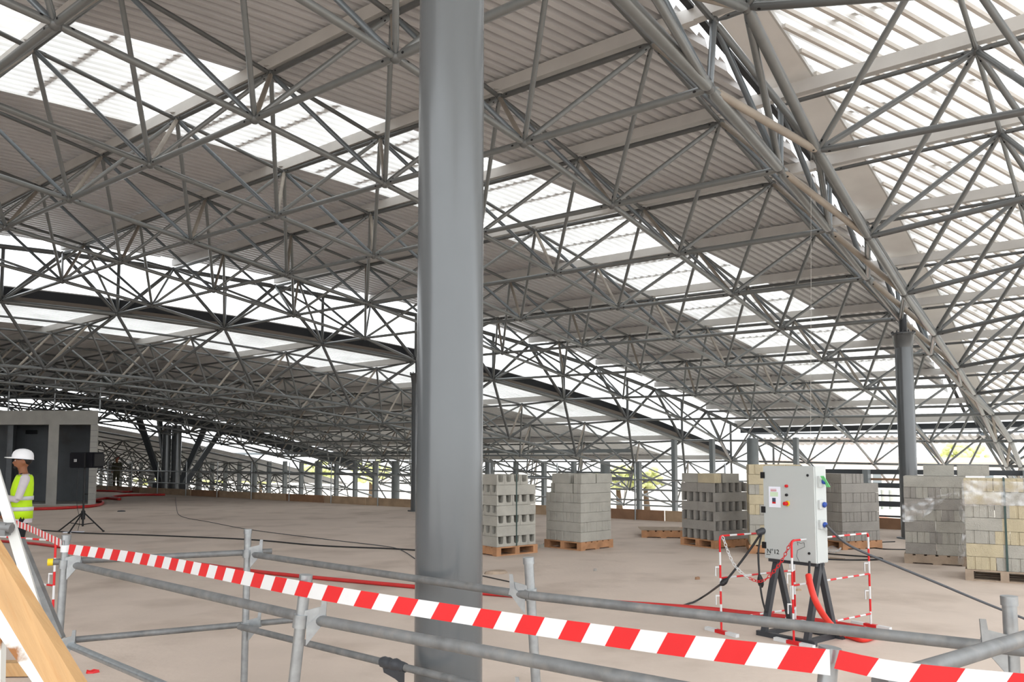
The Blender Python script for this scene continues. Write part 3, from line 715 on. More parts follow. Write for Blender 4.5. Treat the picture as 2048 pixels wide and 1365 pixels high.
# strap, plastic film
b = MB(); b.box((.46, -.012, .0), (.485, -.004, 7 * BH + .01)); b.box((.46, -.012, 7 * BH + .004), (.485, .9, 7 * BH + .01))
o = b.build('strapping_band', M['strap']); o.matrix_world = T7; tag(o, 'dark green strapping band around the beige stack at the right edge', 'strap')
b = MB(); b.box((.42, -.012, .0), (.44, -.004, 7 * BH + .01)); o = b.build('strapping_band', M['strap']); o.matrix_world = Matrix.Translation((n1.x, n1.y, .15)) @ Matrix.Rotation(y1, 4, 'Z') @ Matrix.Translation((.022, .022, 0)); tag(o, 'dark strapping band down the channel-shaped block stack', 'strap')
def drape(name, T, outline_fn, nx, ny, label, amp=.03):
    b = MB(); vs = []; fs = []
    for i in range(nx + 1):
        for j in range(ny + 1):
            x, z, y = outline_fn(i / nx, j / ny)
            vs.append((x, y - random.uniform(.008, amp), z))
    for i in range(nx):
        for j in range(ny): k = i * (ny + 1) + j; fs.append((k, k + 1, k + ny + 2, k + ny + 1))
    b.add(vs, fs, 0, True); o = b.build(name, M['film']); o.matrix_world = T
    md = o.modifiers.new('s', 'SUBSURF'); md.levels = 1; md.render_levels = 1
    return tag(o, label, 'plastic film')
drape('plastic_film', T6, lambda u, v: (-.03 + .82 * u, .80 - .3 * v * (1 - u * .75) + .22 * u - .08 * math.sin(u * 5) * v, -.012), 14, 7, 'torn clear stretch film hanging across the front of the grey stack')
drape('plastic_film', T6, lambda u, v: (.70 + .09 * v + .05 * math.sin(u * 4) + .05 * u, 1.0 - 1.12 * u, -.03), 16, 3, 'twisted strip of clear film hanging down to the floor from the grey stack', .06)
drape('plastic_film', T7, lambda u, v: (-.02 + .9 * u, 7 * BH - .02 - .36 * v * (1 - .15 * u) - (.02 * u), -.012), 14, 7, 'clear stretch film wrapped round the top of the strapped beige stack')
drape('plastic_film', T3, lambda u, v: (-.02 - .0 * u, 7 * BH + .01 - .5 * v * (1 - .6 * u), -.0), 4, 4, 'crumpled clear film on the top corner of the open-ended block stack') if False else None

# ------------------------------------------------------------------ scaffold guard rail round the opening
H0 = Vector((0, 0, 1))
P = {}
for k, (tx, ty, bx, by, z) in dict(p1=(133, 1072, 117, 1290, 5.2), p2=(496, 1060, 488, 1365, 5.7), p3=(612, 1152, 588, 1365, 3.41), p4=(1057, 1117, 1072, 1365, 4.02), p5=(2018, 1195, 2027, 1365, 2.9), p6=(1660, 1298, 1654, 1365, 2.1)).items():
    t = AT(tx, ty, z); q = AT(bx, by, z); d = (q - t); q = t + d * ((t.z - 0.01) / (t.z - q.z)); P[k] = (t, q)
sg = empty('scaffold_guard_rail', (0, 0, 0), 0, 'galvanised scaffold-tube guard rail round the floor opening in the foreground', 'railing')
for k, (t, q) in P.items():
    b = MB(); b.tube([q, t], .0245, 16); po = b.build('post', M['galv'], sg)
    d = (t - q).normalized()
    b = MB(); b.tube([t - d * .03, t + d * .004], .029, 16); b.build('post_collar', M['galv'], po)
    b = MB(); b.lathe([(.07, 0), (.07, .01)], 12, 0, Matrix.Translation((q.x, q.y, 0.0))); b.build('foot_plate', M['galv'], po)
def pz(k, z, off=0): t, q = P[k]; u_ = (z - q.z) / (t.z - q.z); return q + (t - q) * u_
def rail(p, q, mt, r=.0215):
    b = MB(); b.tube([p, q], r, 14); return b.build('rail', M[mt], sg)
def ext(p, q, e0, e1): d = (q - p).normalized(); return p - d * e0, q + d * e1
nrm = Vector((.04, .04, 0))
ra = rail(*ext(pz('p1', .975) + nrm, pz('p2', .975) + nrm, .14, .12), 'galvd')
b = MB(); p_ = ext(pz('p1', .975) + nrm, pz('p2', .975) + nrm, .14, .12)[0]; d_ = (pz('p2', .975) - pz('p1', .975)).normalized(); b.tube([p_ - d_ * .012, p_ + d_ * .02], .024, 12); b.build('end_cap', M['yellow'], ra)
fr = Vector((.03, .045, 0))
rail(*ext(pz('p1', .95) + fr, pz('p3', .955) + fr, .03, .0), 'galvd', .023); rail(pz('p3', .955) + fr, pz('p6', .96) + fr, 'galvd', .024)
bk = Vector((.0, -.045, 0))
rail(*ext(pz('p2', .96) - bk, pz('p4', .965) + bk, .12, 0.), 'galvd'); rail(*ext(pz('p4', .965) + bk, pz('p5', .965) + bk, 0., .5), 'galvd', .023)
rail(*ext(pz('p1', .455) + nrm, pz('p2', .46) + nrm, .02, .3), 'galvd')
rail(*ext(pz('p2', .45) + Vector((0, -.045, 0)), pz('p4', .45) + bk, .05, .0), 'galvd'); rail(*ext(pz('p4', .45) + bk, pz('p5', .45) + bk, 0., .5), 'galvd')
rail(pz('p1', .43) + fr, pz('p3', .43) + fr, 'galv', .023); rail(pz('p3', .43) + fr, pz('p6', .43) + fr, 'galv', .023)
r7 = AT(1760, 1366, 2.05), AT(2100, 1262, 2.75)
rail(r7[0], r7[1], 'galvd', .024)
for k, zs in dict(p1=(.96, .43), p2=(.97, .45), p3=(.955, .43), p4=(.965, .45), p5=(.965, .45), p6=(.96,)).items():
    for z in zs:
        c = pz(k, z); b = MB(); t = P[k]; d = (t[0] - t[1]).normalized()
        b.tube([c - d * .028, c + d * .028], .034, 12)
        s = Vector((1, .25, 0)).normalized() if k in ('p1', 'p2', 'p3') else Vector((-1, .3, 0)).normalized()
        b.bar(c + s * .02 + Vector((0, -.02, .01)), c + s * .11 + Vector((0, -.02, .03)), .006, .07)
        b.add([c + s * .03 + Vector((0, -.03, -.02)), c + s * .11 + Vector((0, -.03, -.0)), c + s * .115 + Vector((0, -.03, .1)), c + s * .095 + Vector((0, -.03, .1)), c + s * .085 + Vector((0, -.03, .03)), c + s * .03 + Vector((0, -.03, -.1)),
               c + s * .03 + Vector((0, -.024, -.02)), c + s * .11 + Vector((0, -.024, -.0)), c + s * .115 + Vector((0, -.024, .1)), c + s * .095 + Vector((0, -.024, .1)), c + s * .085 + Vector((0, -.024, .03)), c + s * .03 + Vector((0, -.024, -.1))],
              [(0, 1, 2, 3, 4), (10, 9, 8, 7, 6), (0, 5, 1), (6, 7, 11), (1, 5, 11, 7), (0, 6, 11, 5), (1, 7, 8, 2), (2, 8, 9, 3), (3, 9, 10, 4), (0, 4, 10, 6)])
        b.build('clamp', M['galv'], sg)
# scrap of black plastic wound on the lower rail
c0, c1 = pz('p2', .45) + Vector((0, -.045, 0)), pz('p4', .45) + bk
cc = c0 + (c1 - c0) * .60; b = MB(); d_ = (c1 - c0).normalized()
pts = [cc + d_ * (t * .02 - .1) + Vector((0, 0, random.uniform(-.004, .004))) for t in range(11)]
b.tube(pts, .03, 10, 0, True, [.028 + .01 * random.random() for _ in pts])
b.add([cc + d_ * -.1 + Vector((0, -.02, -.0)), cc + d_ * .1 + Vector((0, -.03, -.02)), cc + d_ * .1 + Vector((0, -.035, -.1)), cc + d_ * .02 + Vector((0, -.03, -.07)), cc + d_ * -.08 + Vector((0, -.03, -.05))], [(0, 1, 2, 3, 4)])
tag(b.build('plastic_scrap', M['leg']), 'crumpled black plastic wound round the lower guard rail before the column', 'plastic scrap')

# ------------------------------------------------------------------ warning tape
def tape(name, pts, wd, pitch, label, tilt=Vector((0, 0, 1)), sag=0):
    b = MB(); P_ = smooth_path(pts, 8); s = [0]
    for p, q in zip(P_, P_[1:]): s.append(s[-1] + (q - p).length)
    def pt(t):
        t = min(max(t, 0), s[-1]); k = max(i for i in range(len(s)) if s[i] <= t + 1e-9); k = min(k, len(s) - 2)
        return P_[k] + (P_[k + 1] - P_[k]) * ((t - s[k]) / (s[k + 1] - s[k]))
    L = s[-1]; n = int(L / pitch * 2); sk = wd * .3
    for k in range(n + 1):
        t0, t1 = k * pitch / 2, (k + 1) * pitch / 2; m_ = 2; g = []
        for c in range(m_ + 1):
            tt = t0 + (t1 - t0) * c / m_
            g.append((pt(tt - sk) - tilt * wd / 2, pt(tt + sk) + tilt * wd / 2))
        for x, y in zip(g, g[1:]): b.add([x[0], y[0], y[1], x[1]], [(0, 1, 2, 3)], k % 2)
    return tag(b.build(name, [M['red'], M['white']]), label, 'tape')
off = Vector((0, -.045, 0))
tp1 = AT(136, 1099, 5.15); tp3 = AT(606, 1179, 3.36); tp6 = AT(1660, 1326, 2.05)
tape('barrier_tape', [tp1, AT(300, 1121, 4.5), tp3, AT(960, 1236, 2.87), AT(1300, 1284, 2.42), tp6], .066, .19, 'red and white striped tape stretched across the foreground guard rail')
tape('barrier_tape', [tp6 + Vector((.01, 0, .01)), AT(1800, 1345, 1.95), AT(2060, 1372, 1.78)], .05, .19, 'red and white tape end running off past the lower right corner')
tape('barrier_tape', [AT(12, 1041, 6.9), AT(60, 1058, 6.2), AT(128, 1090, 5.17)], .055, .13, 'crumpled red and white tape from the white plank to the first post', Vector((.0, -.2, 1)))
b = MB(); b.tube([pz('p1', 1.04), pz('p1', 1.085)], .03, 14); tag(b.build('tape_wrap', M['white']), 'white tape wrapped round the first galvanised post', 'tape')

# ------------------------------------------------------------------ electrical cabinet on its stand
CA, CB_ = Vector((2.43, 7.55, 0)), Vector((2.76, 7.12, 0))
ux = (CB_ - CA).normalized(); cw = (CB_ - CA).length; yawc = math.atan2(ux.y, ux.x)
uy = Vector((-ux.y, ux.x, 0)); cd = .2
ec = empty('electrical_cabinet', CA, yawc, 'light grey electrical cabinet on dark A-frame legs inside the red and white barriers', 'cabinet')
z0c, z1c = .705, 1.59
def cbox(name, lo, hi, mt, par=None): b = MB(); b.box(lo, hi); return b.build(name, M[mt], par or ec)
bm = bmesh.new(); bmesh.ops.create_cube(bm, size=1); me = D.meshes.new('cabinet_body')
for v in bm.verts: v.co = ((v.co.x + .5) * cw, .015 + (v.co.y + .5) * (cd - .015), z0c + (v.co.z + .5) * (z1c - z0c))
bmesh.ops.bevel(bm, geom=bm.edges[:], offset=.006, segments=2, affect='EDGES'); bm.to_mesh(me); bm.free(); me.materials.append(M['cab']); link('body', me, ec)
dr = cbox('door', (.004, 0, z0c + .006), (cw - .004, .014, z1c - .006), 'cab')
for z in (1.50, 1.17, .83): cbox('hinge', (-.02, -.012, z - .03), (.022, .02, z + .03), 'black', dr)
def knob(x, z, r, d, mt, name, par=dr, y0=0.):
    b = MB(); b.lathe([(r, 0), (r, d), (r * .8, d + .004)], 16, 0, Matrix.Translation((x, y0, z)) @ Matrix.Rotation(math.pi / 2, 4, 'X')); return b.build(name, M[mt], par)
X = lambda px: (px - 1524) / (1626 - 1524) * cw
Zc = lambda py: z1c - (py - 934) / 189 * (z1c - z0c)
knob(X(1614), Zc(952), .012, .006, 'black', 'lock'); knob(X(1613), Zc(1104), .012, .006, 'black', 'lock')
knob(X(1573), Zc(974), .014, .02, 'red', 'indicator_lamp'); knob(X(1572.5), Zc(992), .013, .015, 'black', 'selector_switch')
es = knob(X(1573), Zc(1009), .026, .006, 'yellow', 'emergency_stop'); knob(X(1573), Zc(1009), .018, .05, 'red', 'stop_button', es)
nt_ = cbox('notice', (X(1536), -.003, Zc(1018)), (X(1560), -.001, Zc(976)), 'paper', dr)
cbox('notice_panel', (X(1539), -.005, Zc(996)), (X(1555), -.0035, Zc(987)), 'papg', nt_); cbox('notice_photo', (X(1543), -.005, Zc(1009)), (X(1550), -.0035, Zc(999)), 'photo', nt_)
for z in (981.5, 983.5, 985): cbox('notice_line', (X(1540), -.005, Zc(z + .5)), (X(1552), -.0035, Zc(z - .3)), 'redprint', nt_)
cbox('notice_footer', (X(1543), -.0055, Zc(1010.5)), (X(1550), -.0036, Zc(1007)), 'red', nt_)
cv = D.curves.new('marker_text', 'FONT'); cv.body = 'N°12'; cv.size = .062; cv.extrude = .001
to = D.objects.new('tmp', cv); C.objects.link(to); dg = bpy.context.evaluated_depsgraph_get(); tm = D.meshes.new_from_object(to.evaluated_get(dg)); D.objects.remove(to)
tm.materials.clear(); tm.materials.append(M['black']); t_ = link('marker_text', tm, dr); t_.location = (X(1529), -.002, Zc(1112)); t_.rotation_euler = (math.pi / 2, 0, 0)
cbox('marker_underline', (X(1528), -.003, Zc(1115)), (X(1536), -.001, Zc(1114)), 'black', dr)
b = MB(); kk = [(X(1592), -.004, Zc(1090)), (X(1591), -.004, Zc(1084)), (X(1598), -.004, Zc(1086)), (X(1604), -.004, Zc(1084)), (X(1605), -.004, Zc(1092)), (X(1598), -.004, Zc(1096)), (X(1591), -.004, Zc(1100)), (X(1589), -.004, Zc(1112)), (X(1594), -.004, Zc(1122))]
b.tube(kk, .0018, 5); b.build('marker_line', M['cableg'], dr)
# sockets on the right side
def side_box(name, y0, y1, za, zb, d, mt, par=ec): b = MB(); b.box((cw, y0, za), (cw + d, y1, zb)); return b.build(name, M[mt], par)
for kz, (za, zb) in enumerate(((1.40, 1.50), (1.20, 1.28), (1.02, 1.10))):
    s_ = side_box('socket', .05, .14, za, zb, .02, 'clearp')
    b = MB(); b.lathe([(.024, 0), (.026, .02), (.014, .024)], 14, 0, Matrix.Translation((cw + .02, .11, (za + zb) / 2)) @ Matrix.Rotation(math.radians(90 + 15 * kz), 4, 'Y')); b.build('socket_cap', M['bluep'], s_)
    if kz == 0: b = MB(); b.bar((cw + .05, .05, zb), (cw + .05, .15, za), .006, .035, (1, 0, 0)); b.build('green_tape', M['green'], s_)
# stand
dF = .3
A1, B1 = (0.0, -.12), (0.0, dF); A2, B2 = (cw + .0, -.12), (cw + .0, dF)
for x in (.07, cw - .03):
    for y in (-.14, .32):
        b = MB(); b.bar((x, y, .02), (x, .1, z0c), .05, .05, (1, 0, 0)); b.build('leg', M['leg'], ec)
for y in (-.14, .32): b = MB(); b.bar((.0, y, .022), (cw + .06, y, .022), .045, .044); b.build('base_bar', M['leg'], ec)
for x in (.07, cw - .03): b = MB(); b.bar((x, -.14, .022), (x, .32, .022), .045, .044); b.build('base_bar', M['leg'], ec)
b = MB(); b.box((.02, .03, z0c - .03), (cw - .02, .17, z0c)); b.build('gland_plate', M['leg'], ec)

# barriers
def pole(b, p, q, r=.016, seg=.1, start=0):
    d = q - p; n = max(1, round(d.length / seg))
    for k in range(n): b.tube([p + d * (k / n), p + d * ((k + 1) / n)], r, 8, (k + start) % 2, k in (0, n - 1))
def barrier(name, p, q, label, feet=True, h=.92):
    o = empty(name, (0, 0, 0), 0, label, 'barrier'); p = Vector((p.x, p.y, .0)); q = Vector((q.x, q.y, .0))
    d = (q - p).normalized(); nn = Vector((-d.y, d.x, 0))
    for e, s in ((p, 0), (q, 1)):
        b = MB(); pole(b, e + Vector((0, 0, .03)), e + Vector((0, 0, h - .03)), .0105, .13, s); b.build('upright', [M['red'], M['white']], o)
        if feet:
            b = MB(); f0, f1 = e - nn * .2, e + nn * .2
            for k in range(3): b.bar(f0 + (f1 - f0) * (k / 3) + H0 * .016, f0 + (f1 - f0) * ((k + 1) / 3) + H0 * .016, .045, .03, m=(k + 1) % 2)
            b.build('foot', [M['red'], M['white']], o)
        for z in (.35, .62):
            b = MB(); b.box((-.05, -.008, z), (-.012, .008, z + .012), 0, Matrix.Translation(e)); b.box((-.05, -.008, z - .08), (-.042, .008, z), 0, Matrix.Translation(e)); b.build('hook', M['white'], o)
    for z in (h, .52, .13):
        b = MB(); pole(b, p + H0 * z + d * (.03 if z == h else 0), q + H0 * z - d * (.03 if z == h else 0), .0095, .1, 0); b.build('crossbar', [M['red'], M['white']], o)
    for e, s in ((p, 1), (q, -1)):
        b = MB(); b.tube([e + H0 * (h - .035), e + H0 * (h - .01) + d * .008 * s, e + H0 * h + d * .035 * s], .0115, 8); b.build('corner', M['red'], o)
    return o
b1, b2, b3 = FL(1443, 1268), FL(1588, 1290), FL(1742, 1255); b4 = Vector((2.89, 8.05, 0))
barrier('safety_barrier', b1, b4, 'red and white tubular barrier left of the electrical cabinet')
barrier('safety_barrier', b2, b3, 'red and white tubular barrier right of the electrical cabinet')
barrier('safety_barrier', FL(103, 1290), FL(-60, 1262), 'red and white tubular barrier behind the timber at the left edge')
# chain
def link_mesh(m): 
    b = MB(); b.tube([(.013 * math.cos(t) * 1.0, .021 * math.sin(t), 0) for t in [k * math.pi / 5 for k in range(11)]], .0035, 5, 0, False); return b.mesh('chain_link', M[m])
LK = {'red': link_mesh('red'), 'white': link_mesh('white')}
def chain(pts, label, cols):
    o = empty('plastic_chain', (0, 0, 0), 0, label, 'chain'); path = smooth_path(pts, 12); s = [0]
    for p, q in zip(path, path[1:]): s.append(s[-1] + (q - p).length)
    t = 0; k = 0
    while t < s[-1] - .03:
        i = max(j for j in range(len(s)) if s[j] <= t); p = path[i] + (path[i + 1] - path[i]) * ((t - s[i]) / max(1e-6, s[i + 1] - s[i])); d = (path[i + 1] - path[i]).normalized()
        c = link('chain_link', LK[cols(t / s[-1])], o); x = d.orthogonal().normalized(); x = x if k % 2 else d.cross(x); z = x.cross(d)
        c.matrix_local = Matrix(((x.x, d.x, z.x, p.x), (x.y, d.y, z.y, p.y), (x.z, d.z, z.z, p.z), (0, 0, 0, 1))); t += .033; k += 1
    return o
pA, pB = b1 + H0 * .9, b2 + H0 * .92; vA = pB - pA
chain([pA + vA * .05, pA + vA * .2 - H0 * .24, pA + vA * .42 - H0 * .36, pA + vA * .62 - H0 * .37, pA + vA * .85 - H0 * .2, pB], 'plastic chain hanging between the two barriers, white then red', lambda t: 'white' if t < .42 else 'red')
f5 = n5 + Vector((-.05, -.15, 0))
chain([FL(1650, 1103, .02), FL(1672, 1104, .02), FL(1688, 1092, .05), FL(1710, 1083, .1)], 'white plastic chain lying by the pallet right of the cabinet', lambda t: 'white')

# ------------------------------------------------------------------ hoses and cables
def hose(name, pts, r, mt, label, cat, n=6, ring=False):
    b = MB(); P_ = [Vector((v.x, v.y, max(v.z, r + .001))) for v in smooth_path(pts, n)]; b.tube(P_, r, 10 if r > .015 else 6); return tag(b.build(name, M[mt]), label, cat)
fl = lambda pp, r: [FL(x, y, r) for x, y in pp]
hose('red_hose', fl(((-30, 1081), (58, 1087), (124, 1095), (282, 1115), (376, 1126), (550, 1148), (825, 1174), (964, 1187), (1100, 1197), (1380, 1216), (1480, 1226), (1560, 1234), (1640, 1243), (1730, 1258)), .026), .026, 'hose', 'long red corrugated hose crossing the floor to the electrical cabinet', 'hose')
c_ = CA + ux * (cw * .82) + uy * .1
hose('red_conduit', [AT(1617, 1151, 7.05), AT(1621, 1172, 6.98), AT(1630, 1200, 6.92), AT(1645, 1228, 6.95), AT(1664, 1252, 7.1), FL(1690, 1272, .028), FL(1725, 1280, .028), FL(1748, 1272, .028), FL(1742, 1262, .028)], .028, 'conduit', 'bright red conduit curving down from the cabinet to the floor', 'conduit', 8)
hose('power_cable', [AT(1619, 1124, 7.15), AT(1618, 1156, 7.05)], .011, 'cable', 'short black cable between the cabinet and the red conduit', 'cable')
hose('red_hose', fl(((55, 1019), (120, 1017), (182, 1013), (204, 1008), (203, 1004), (188, 1003)), .05), .05, 'hose', 'dark red hose lying in front of the concrete room', 'hose')
hose('red_hose', fl(((190, 1000), (212, 997), (240, 999), (225, 994), (260, 991), (330, 990)), .05), .05, 'hose', 'dark red hose coiled on the floor towards the splayed column', 'hose')
hose('red_hose', fl(((190, 982), (230, 983), (262, 984), (300, 976)), .05), .05, 'hose', 'dark red hose near the distant figure', 'hose')
hose('power_cable', fl(((70, 1060), (150, 1066), (200, 1068), (320, 1072), (500, 1080), (640, 1092), (780, 1098), (830, 1101)), .014), .014, 'cable', 'black cable running over the floor from the speaker stand', 'cable')
hose('thin_cable', fl(((351, 995), (353, 1015), (362, 1033), (420, 1045), (500, 1060), (640, 1078), (760, 1092), (800, 1100), (830, 1118)), .008), .008, 'cableg', 'thin cable bending across the floor from the far edge', 'cable')
hose('thin_cable', fl(((962, 1152), (990, 1158), (1026, 1166)), .008), .008, 'cable', 'short thin cable right of the foreground column', 'cable')
sk = CA + ux * (cw + .05) + uy * .1 + H0 * 1.05
hose('power_cable', [sk, AT(1690, 1086, 7.35), AT(1740, 1111, 7.4), AT(1870, 1165, 7.5), AT(1980, 1211, 7.6), FL(2110, 1262, .012)], .012, 'cableg', 'grey power cable from the blue plug to the right picture edge', 'cable')
hose('power_cable', [AT(1523, 1066, 7.55), AT(1500, 1100, 7.6), AT(1470, 1140, 7.6), AT(1450, 1164, 7.5), AT(1438, 1172, 7.5), FL(1410, 1192, .1), FL(1385, 1206, .012), FL(1352, 1216, .012), FL(1300, 1222, .012)], .011, 'cable', 'black power cable hanging left from the cabinet to the floor', 'cable')
hose('power_cable', [AT(1524, 1066, 7.55), AT(1517, 1100, 7.5), AT(1518, 1140, 7.45), AT(1521, 1176, 7.4), AT(1526, 1205, 7.4), AT(1532, 1225, 7.42)], .009, 'cable', 'black cable hanging straight down at the left of the cabinet', 'cable')
for (x0, y0, x1, y1, z, lb) in ((1456, 1158, 1441, 1171, 7.5, 'black plug connector on the slanting cable left of the cabinet'), (1519, 1150, 1523, 1176, 7.42, 'black plug connector on the hanging cable left of the cabinet')):
    p, q = AT(x0, y0, z), AT(x1, y1, z); b = MB(); b.tube([p, p + (q - p) * .3, p + (q - p) * .45, p + (q - p) * .55, p + (q - p) * .8, q], .02, 10, 0, True, [.012, .026, .03, .03, .026, .012]); tag(b.build('plug_connector', M['black']), lb, 'plug')
p = AT(1522, 1064, 7.56); b = MB(); b.lathe([(.03, -.04), (.035, .02), (.02, .05)], 12, 0, Matrix.Translation(p) @ Matrix.Rotation(1.2, 4, 'Y')); tag(b.build('cable_plug', M['leg']), 'grey cable plug at the lower left side of the cabinet', 'plug')
hose('thin_cable', fl(((1650, 1108), (1700, 1112), (1755, 1116), (1760, 1120), (1700, 1121), (1640, 1119)), .01), .012, 'cable', 'black cable looped on the floor right of the cabinet', 'cable')
hose('thin_cable', fl(((1740, 1095), (1770, 1099), (1815, 1100)), .01), .01, 'cable', 'thin black cable on the floor left of the torn-plastic stack', 'cable')
hose('thin_cable', fl(((1740, 1086), (1790, 1084)), .01), .01, 'cable', 'thin black cable on the floor near the right-hand column', 'cable')
hose('hanging_string', [AT(1622, 300, 11), AT(1622, 640, 11), AT(1621, 905, 11)], .0022, 'string', 'thin white string hanging from the roof above the cabinet', 'string')
# floor litter
def litter(px, py, s, mt, label, name, fl_=.02, yaw=0.3):
    b = MB(); p = FL(px, py); n = 9
    t = [(s * (.8 + .4 * random.random()) * math.cos(2 * math.pi * k / n), s * .45 * (.8 + .4 * random.random()) * math.sin(2 * math.pi * k / n)) for k in range(n)]
    vs = [(x, y, .001) for x, y in t] + [(x * .9, y * .9, fl_ * (.6 + .8 * random.random())) for x, y in t]
    b.add(vs, [tuple(range(n - 1, -1, -1)), tuple(range(n, 2 * n))] + [(k, (k + 1) % n, n + (k + 1) % n, n + k) for k in range(n)]); o = b.build(name, M[mt]); o.location = p; o.rotation_euler = (0, 0, yaw); return tag(o, label, 'litter')
litter(994, 1148, .19, 'woodg', 'splintered scrap of wood on the floor right of the foreground column', 'wood_scrap', .035)
litter(1083, 1096, .06, 'block', 'small lump of concrete beside the ragged-topped stack', 'concrete_lump', .07)
litter(184, 1347, .05, 'red', 'crumpled bit of red and white tape on the floor before the timber', 'tape_scrap', .02)
litter(242, 1024, .12, 'leg', 'dark scrap on the floor right of the speaker stand', 'floor_scrap', .03)
litter(1395, 1160, .035, 'brownboard', 'small brown stone on the floor left of the cabinet barrier', 'small_stone', .03)
litter(1190, 1143, .025, 'block2', 'tiny grey stone on the floor in front of the ragged-topped stack', 'small_stone', .03)
litter(1596, 1182, .05, 'paleboard', 'small dry scrap on the floor behind the cabinet legs', 'floor_scrap', .02)
b = MB(); b.bar(FL(1658, 1116, .015), FL(1688, 1119, .015), .08, .02); tag(b.build('wood_offcut', M['woodg']), 'short wood offcut on the floor right of the cabinet', 'wood')
drape('plastic_film', Matrix.Translation(FL(1655, 1106)), lambda u, v: (.28 * u - .02, .02 + .1 * math.sin(math.pi * u) * math.sin(math.pi * v), .25 * v), 8, 6, 'crumpled clear plastic heap by the pallet right of the cabinet', .04)

# ------------------------------------------------------------------ speaker on tripod
sp = FL(165, 1064); Zs = sp.y; pxm = Zs / F
st = empty('speaker_stand', sp, 0, 'black tripod speaker stand near the concrete room', 'stand')
hs_ = lambda py: (1064 - py) * pxm
b = MB(); b.tube([(0, 0, .12), (0, 0, hs_(938))], .022, 10); b.build('pole', M['black'], st)
b = MB(); b.lathe([(.045, hs_(1040)), (.045, hs_(1024)), (.03, hs_(1022))], 12); b.build('collar', M['black'], st)
for an in (185, -8, 268):
    t = math.radians(an); e = Vector((math.cos(t), math.sin(t), 0)); R_ = .52
    b = MB(); b.tube([(e.x * .04, e.y * .04, hs_(1028)), (e.x * R_, e.y * R_, .02)], .016, 8); lg = b.build('leg', M['black'], st)
    b = MB(); b.tube([(0, 0, .16), (e.x * R_ * .52, e.y * R_ * .52, hs_(1028) * .48)], .011, 6); b.build('brace', M['black'], st)
    b = MB(); b.ell((e.x * R_, e.y * R_, .02), (.03, .03, .02), 8, 5); b.build('rubber_foot', M['black'], lg)
b = MB(); b.tube([(.02, 0, hs_(990)), (.09, 0, hs_(990))], .014, 6); b.build('knob', M['black'], st)
so = empty('loudspeaker', sp + H0 * hs_(938), math.radians(-14), 'black loudspeaker mounted sideways on the tripod stand', 'loudspeaker')
wS, hS = 60 * pxm, 31 * pxm
bm = bmesh.new(); bmesh.ops.create_cube(bm, size=1)
for v in bm.verts: v.co = (v.co.x * wS + .02, v.co.y * (.36 if v.co.x > 0 else .26), (v.co.z + .5) * hS)
bmesh.ops.bevel(bm, geom=bm.edges[:], offset=.02, segments=2, affect='EDGES'); me = D.meshes.new('speaker_box'); bm.to_mesh(me); bm.free(); me.materials.append(M['spk']); link('housing', me, so)
b = MB(); b.box((wS * .22, -.2, .02), (wS * .27, .2, hS - .02)); b.build('grille_edge', M['black'], so)
b = MB(); b.box((wS * .5 + .02, -.15, .04), (wS * .5 + .045, .15, hS - .04)); b.build('grille', M['black'], so)
lo = MB(); lo.box((-.16, -.165, .14), (-.09, -.155, .2)); lg_ = lo.build('badge', M['white'], so)
cv = D.curves.new('badge_text', 'FONT'); cv.body = 'EV'; cv.size = .055; cv.extrude = .001
to = D.objects.new('tmp', cv); C.objects.link(to); dg = bpy.context.evaluated_depsgraph_get(); tm = D.meshes.new_from_object(to.evaluated_get(dg)); D.objects.remove(to)
tm.materials.clear(); tm.materials.append(M['black']); t_ = link('badge_text', tm, lg_); t_.location = (-.158, -.167, .15); t_.rotation_euler = (math.pi / 2, 0, 0)
hose('thin_cable', [sp + Vector((-.12, -.05, hs_(938))), sp + Vector((-.14, -.05, hs_(1000))), sp + Vector((-.05, -.05, hs_(1040))), sp + Vector((-.08, -.05, .03))], .006, 'cable', 'thin cable hanging from the loudspeaker beside its stand', 'cable')
b = MB(); b.box((-.25, -.1, .0), (.1, .15, .02)); o = b.build('paper_sheet', M['paper']); o.location = sp + Vector((.0, -.25, 0)); tag(o, 'white sheet lying under the speaker tripod', 'sheet')

# ------------------------------------------------------------------ timber and planks at the left edge
def plank(name, p, q, wd, th, mt, label, up):
    b = MB(); b.bar(p, q, wd, th, up); return tag(b.build(name, M[mt]), label, 'plank')
plank('timber_beam', AT(-80, 1015, 2.62), AT(165, 1420, 2.5), .085, .05, 'timber', 'yellow pine timber leaning across the lower left corner', (0, 1, 0))
plank('white_plank', AT(-22, 905, 3.9), AT(92, 1285, 3.75), .044, .03, 'wpaint', 'white painted plank leaning behind the pine timber', (.4, -1, 0))
plank('grey_bar', AT(40, 1080, 4.4), AT(122, 1278, 4.35), .035, .035, 'galvd', 'dull grey bar sloping behind the white plank', (0, 1, 0))
plank('rusty_angle_bar', AT(-12, 1215, 2.9), AT(112, 1385, 2.8), .075, .02, 'rust', 'white rust-stained steel bar in the lower left corner', (.3, -1, .2))
plank('white_post', AT(1, 1205, 2.95), AT(-3, 1420, 2.95), .03, .03, 'rust', 'narrow white upright at the left picture edge', (0, 1, 0))
plank('timber_offcut', FL(-40, 1338, .06), FL(64, 1337, .06), .1, .1, 'timber', 'pine offcut lying on the floor at the left edge', (0, 0, 1))
p = AT(14, 1050, 3.83); b = MB(); b.tube([p + Vector((-.05, -.04, 0)), p + Vector((.05, -.04, -.015))], .024, 10); b.box((p.x - .05, p.y - .06, p.z - .05), (p.x + .03, p.y + .02, p.z + .01)); tag(b.build('scaffold_clamp', M['galvd']), 'grey scaffold clamp on the white plank', 'clamp')

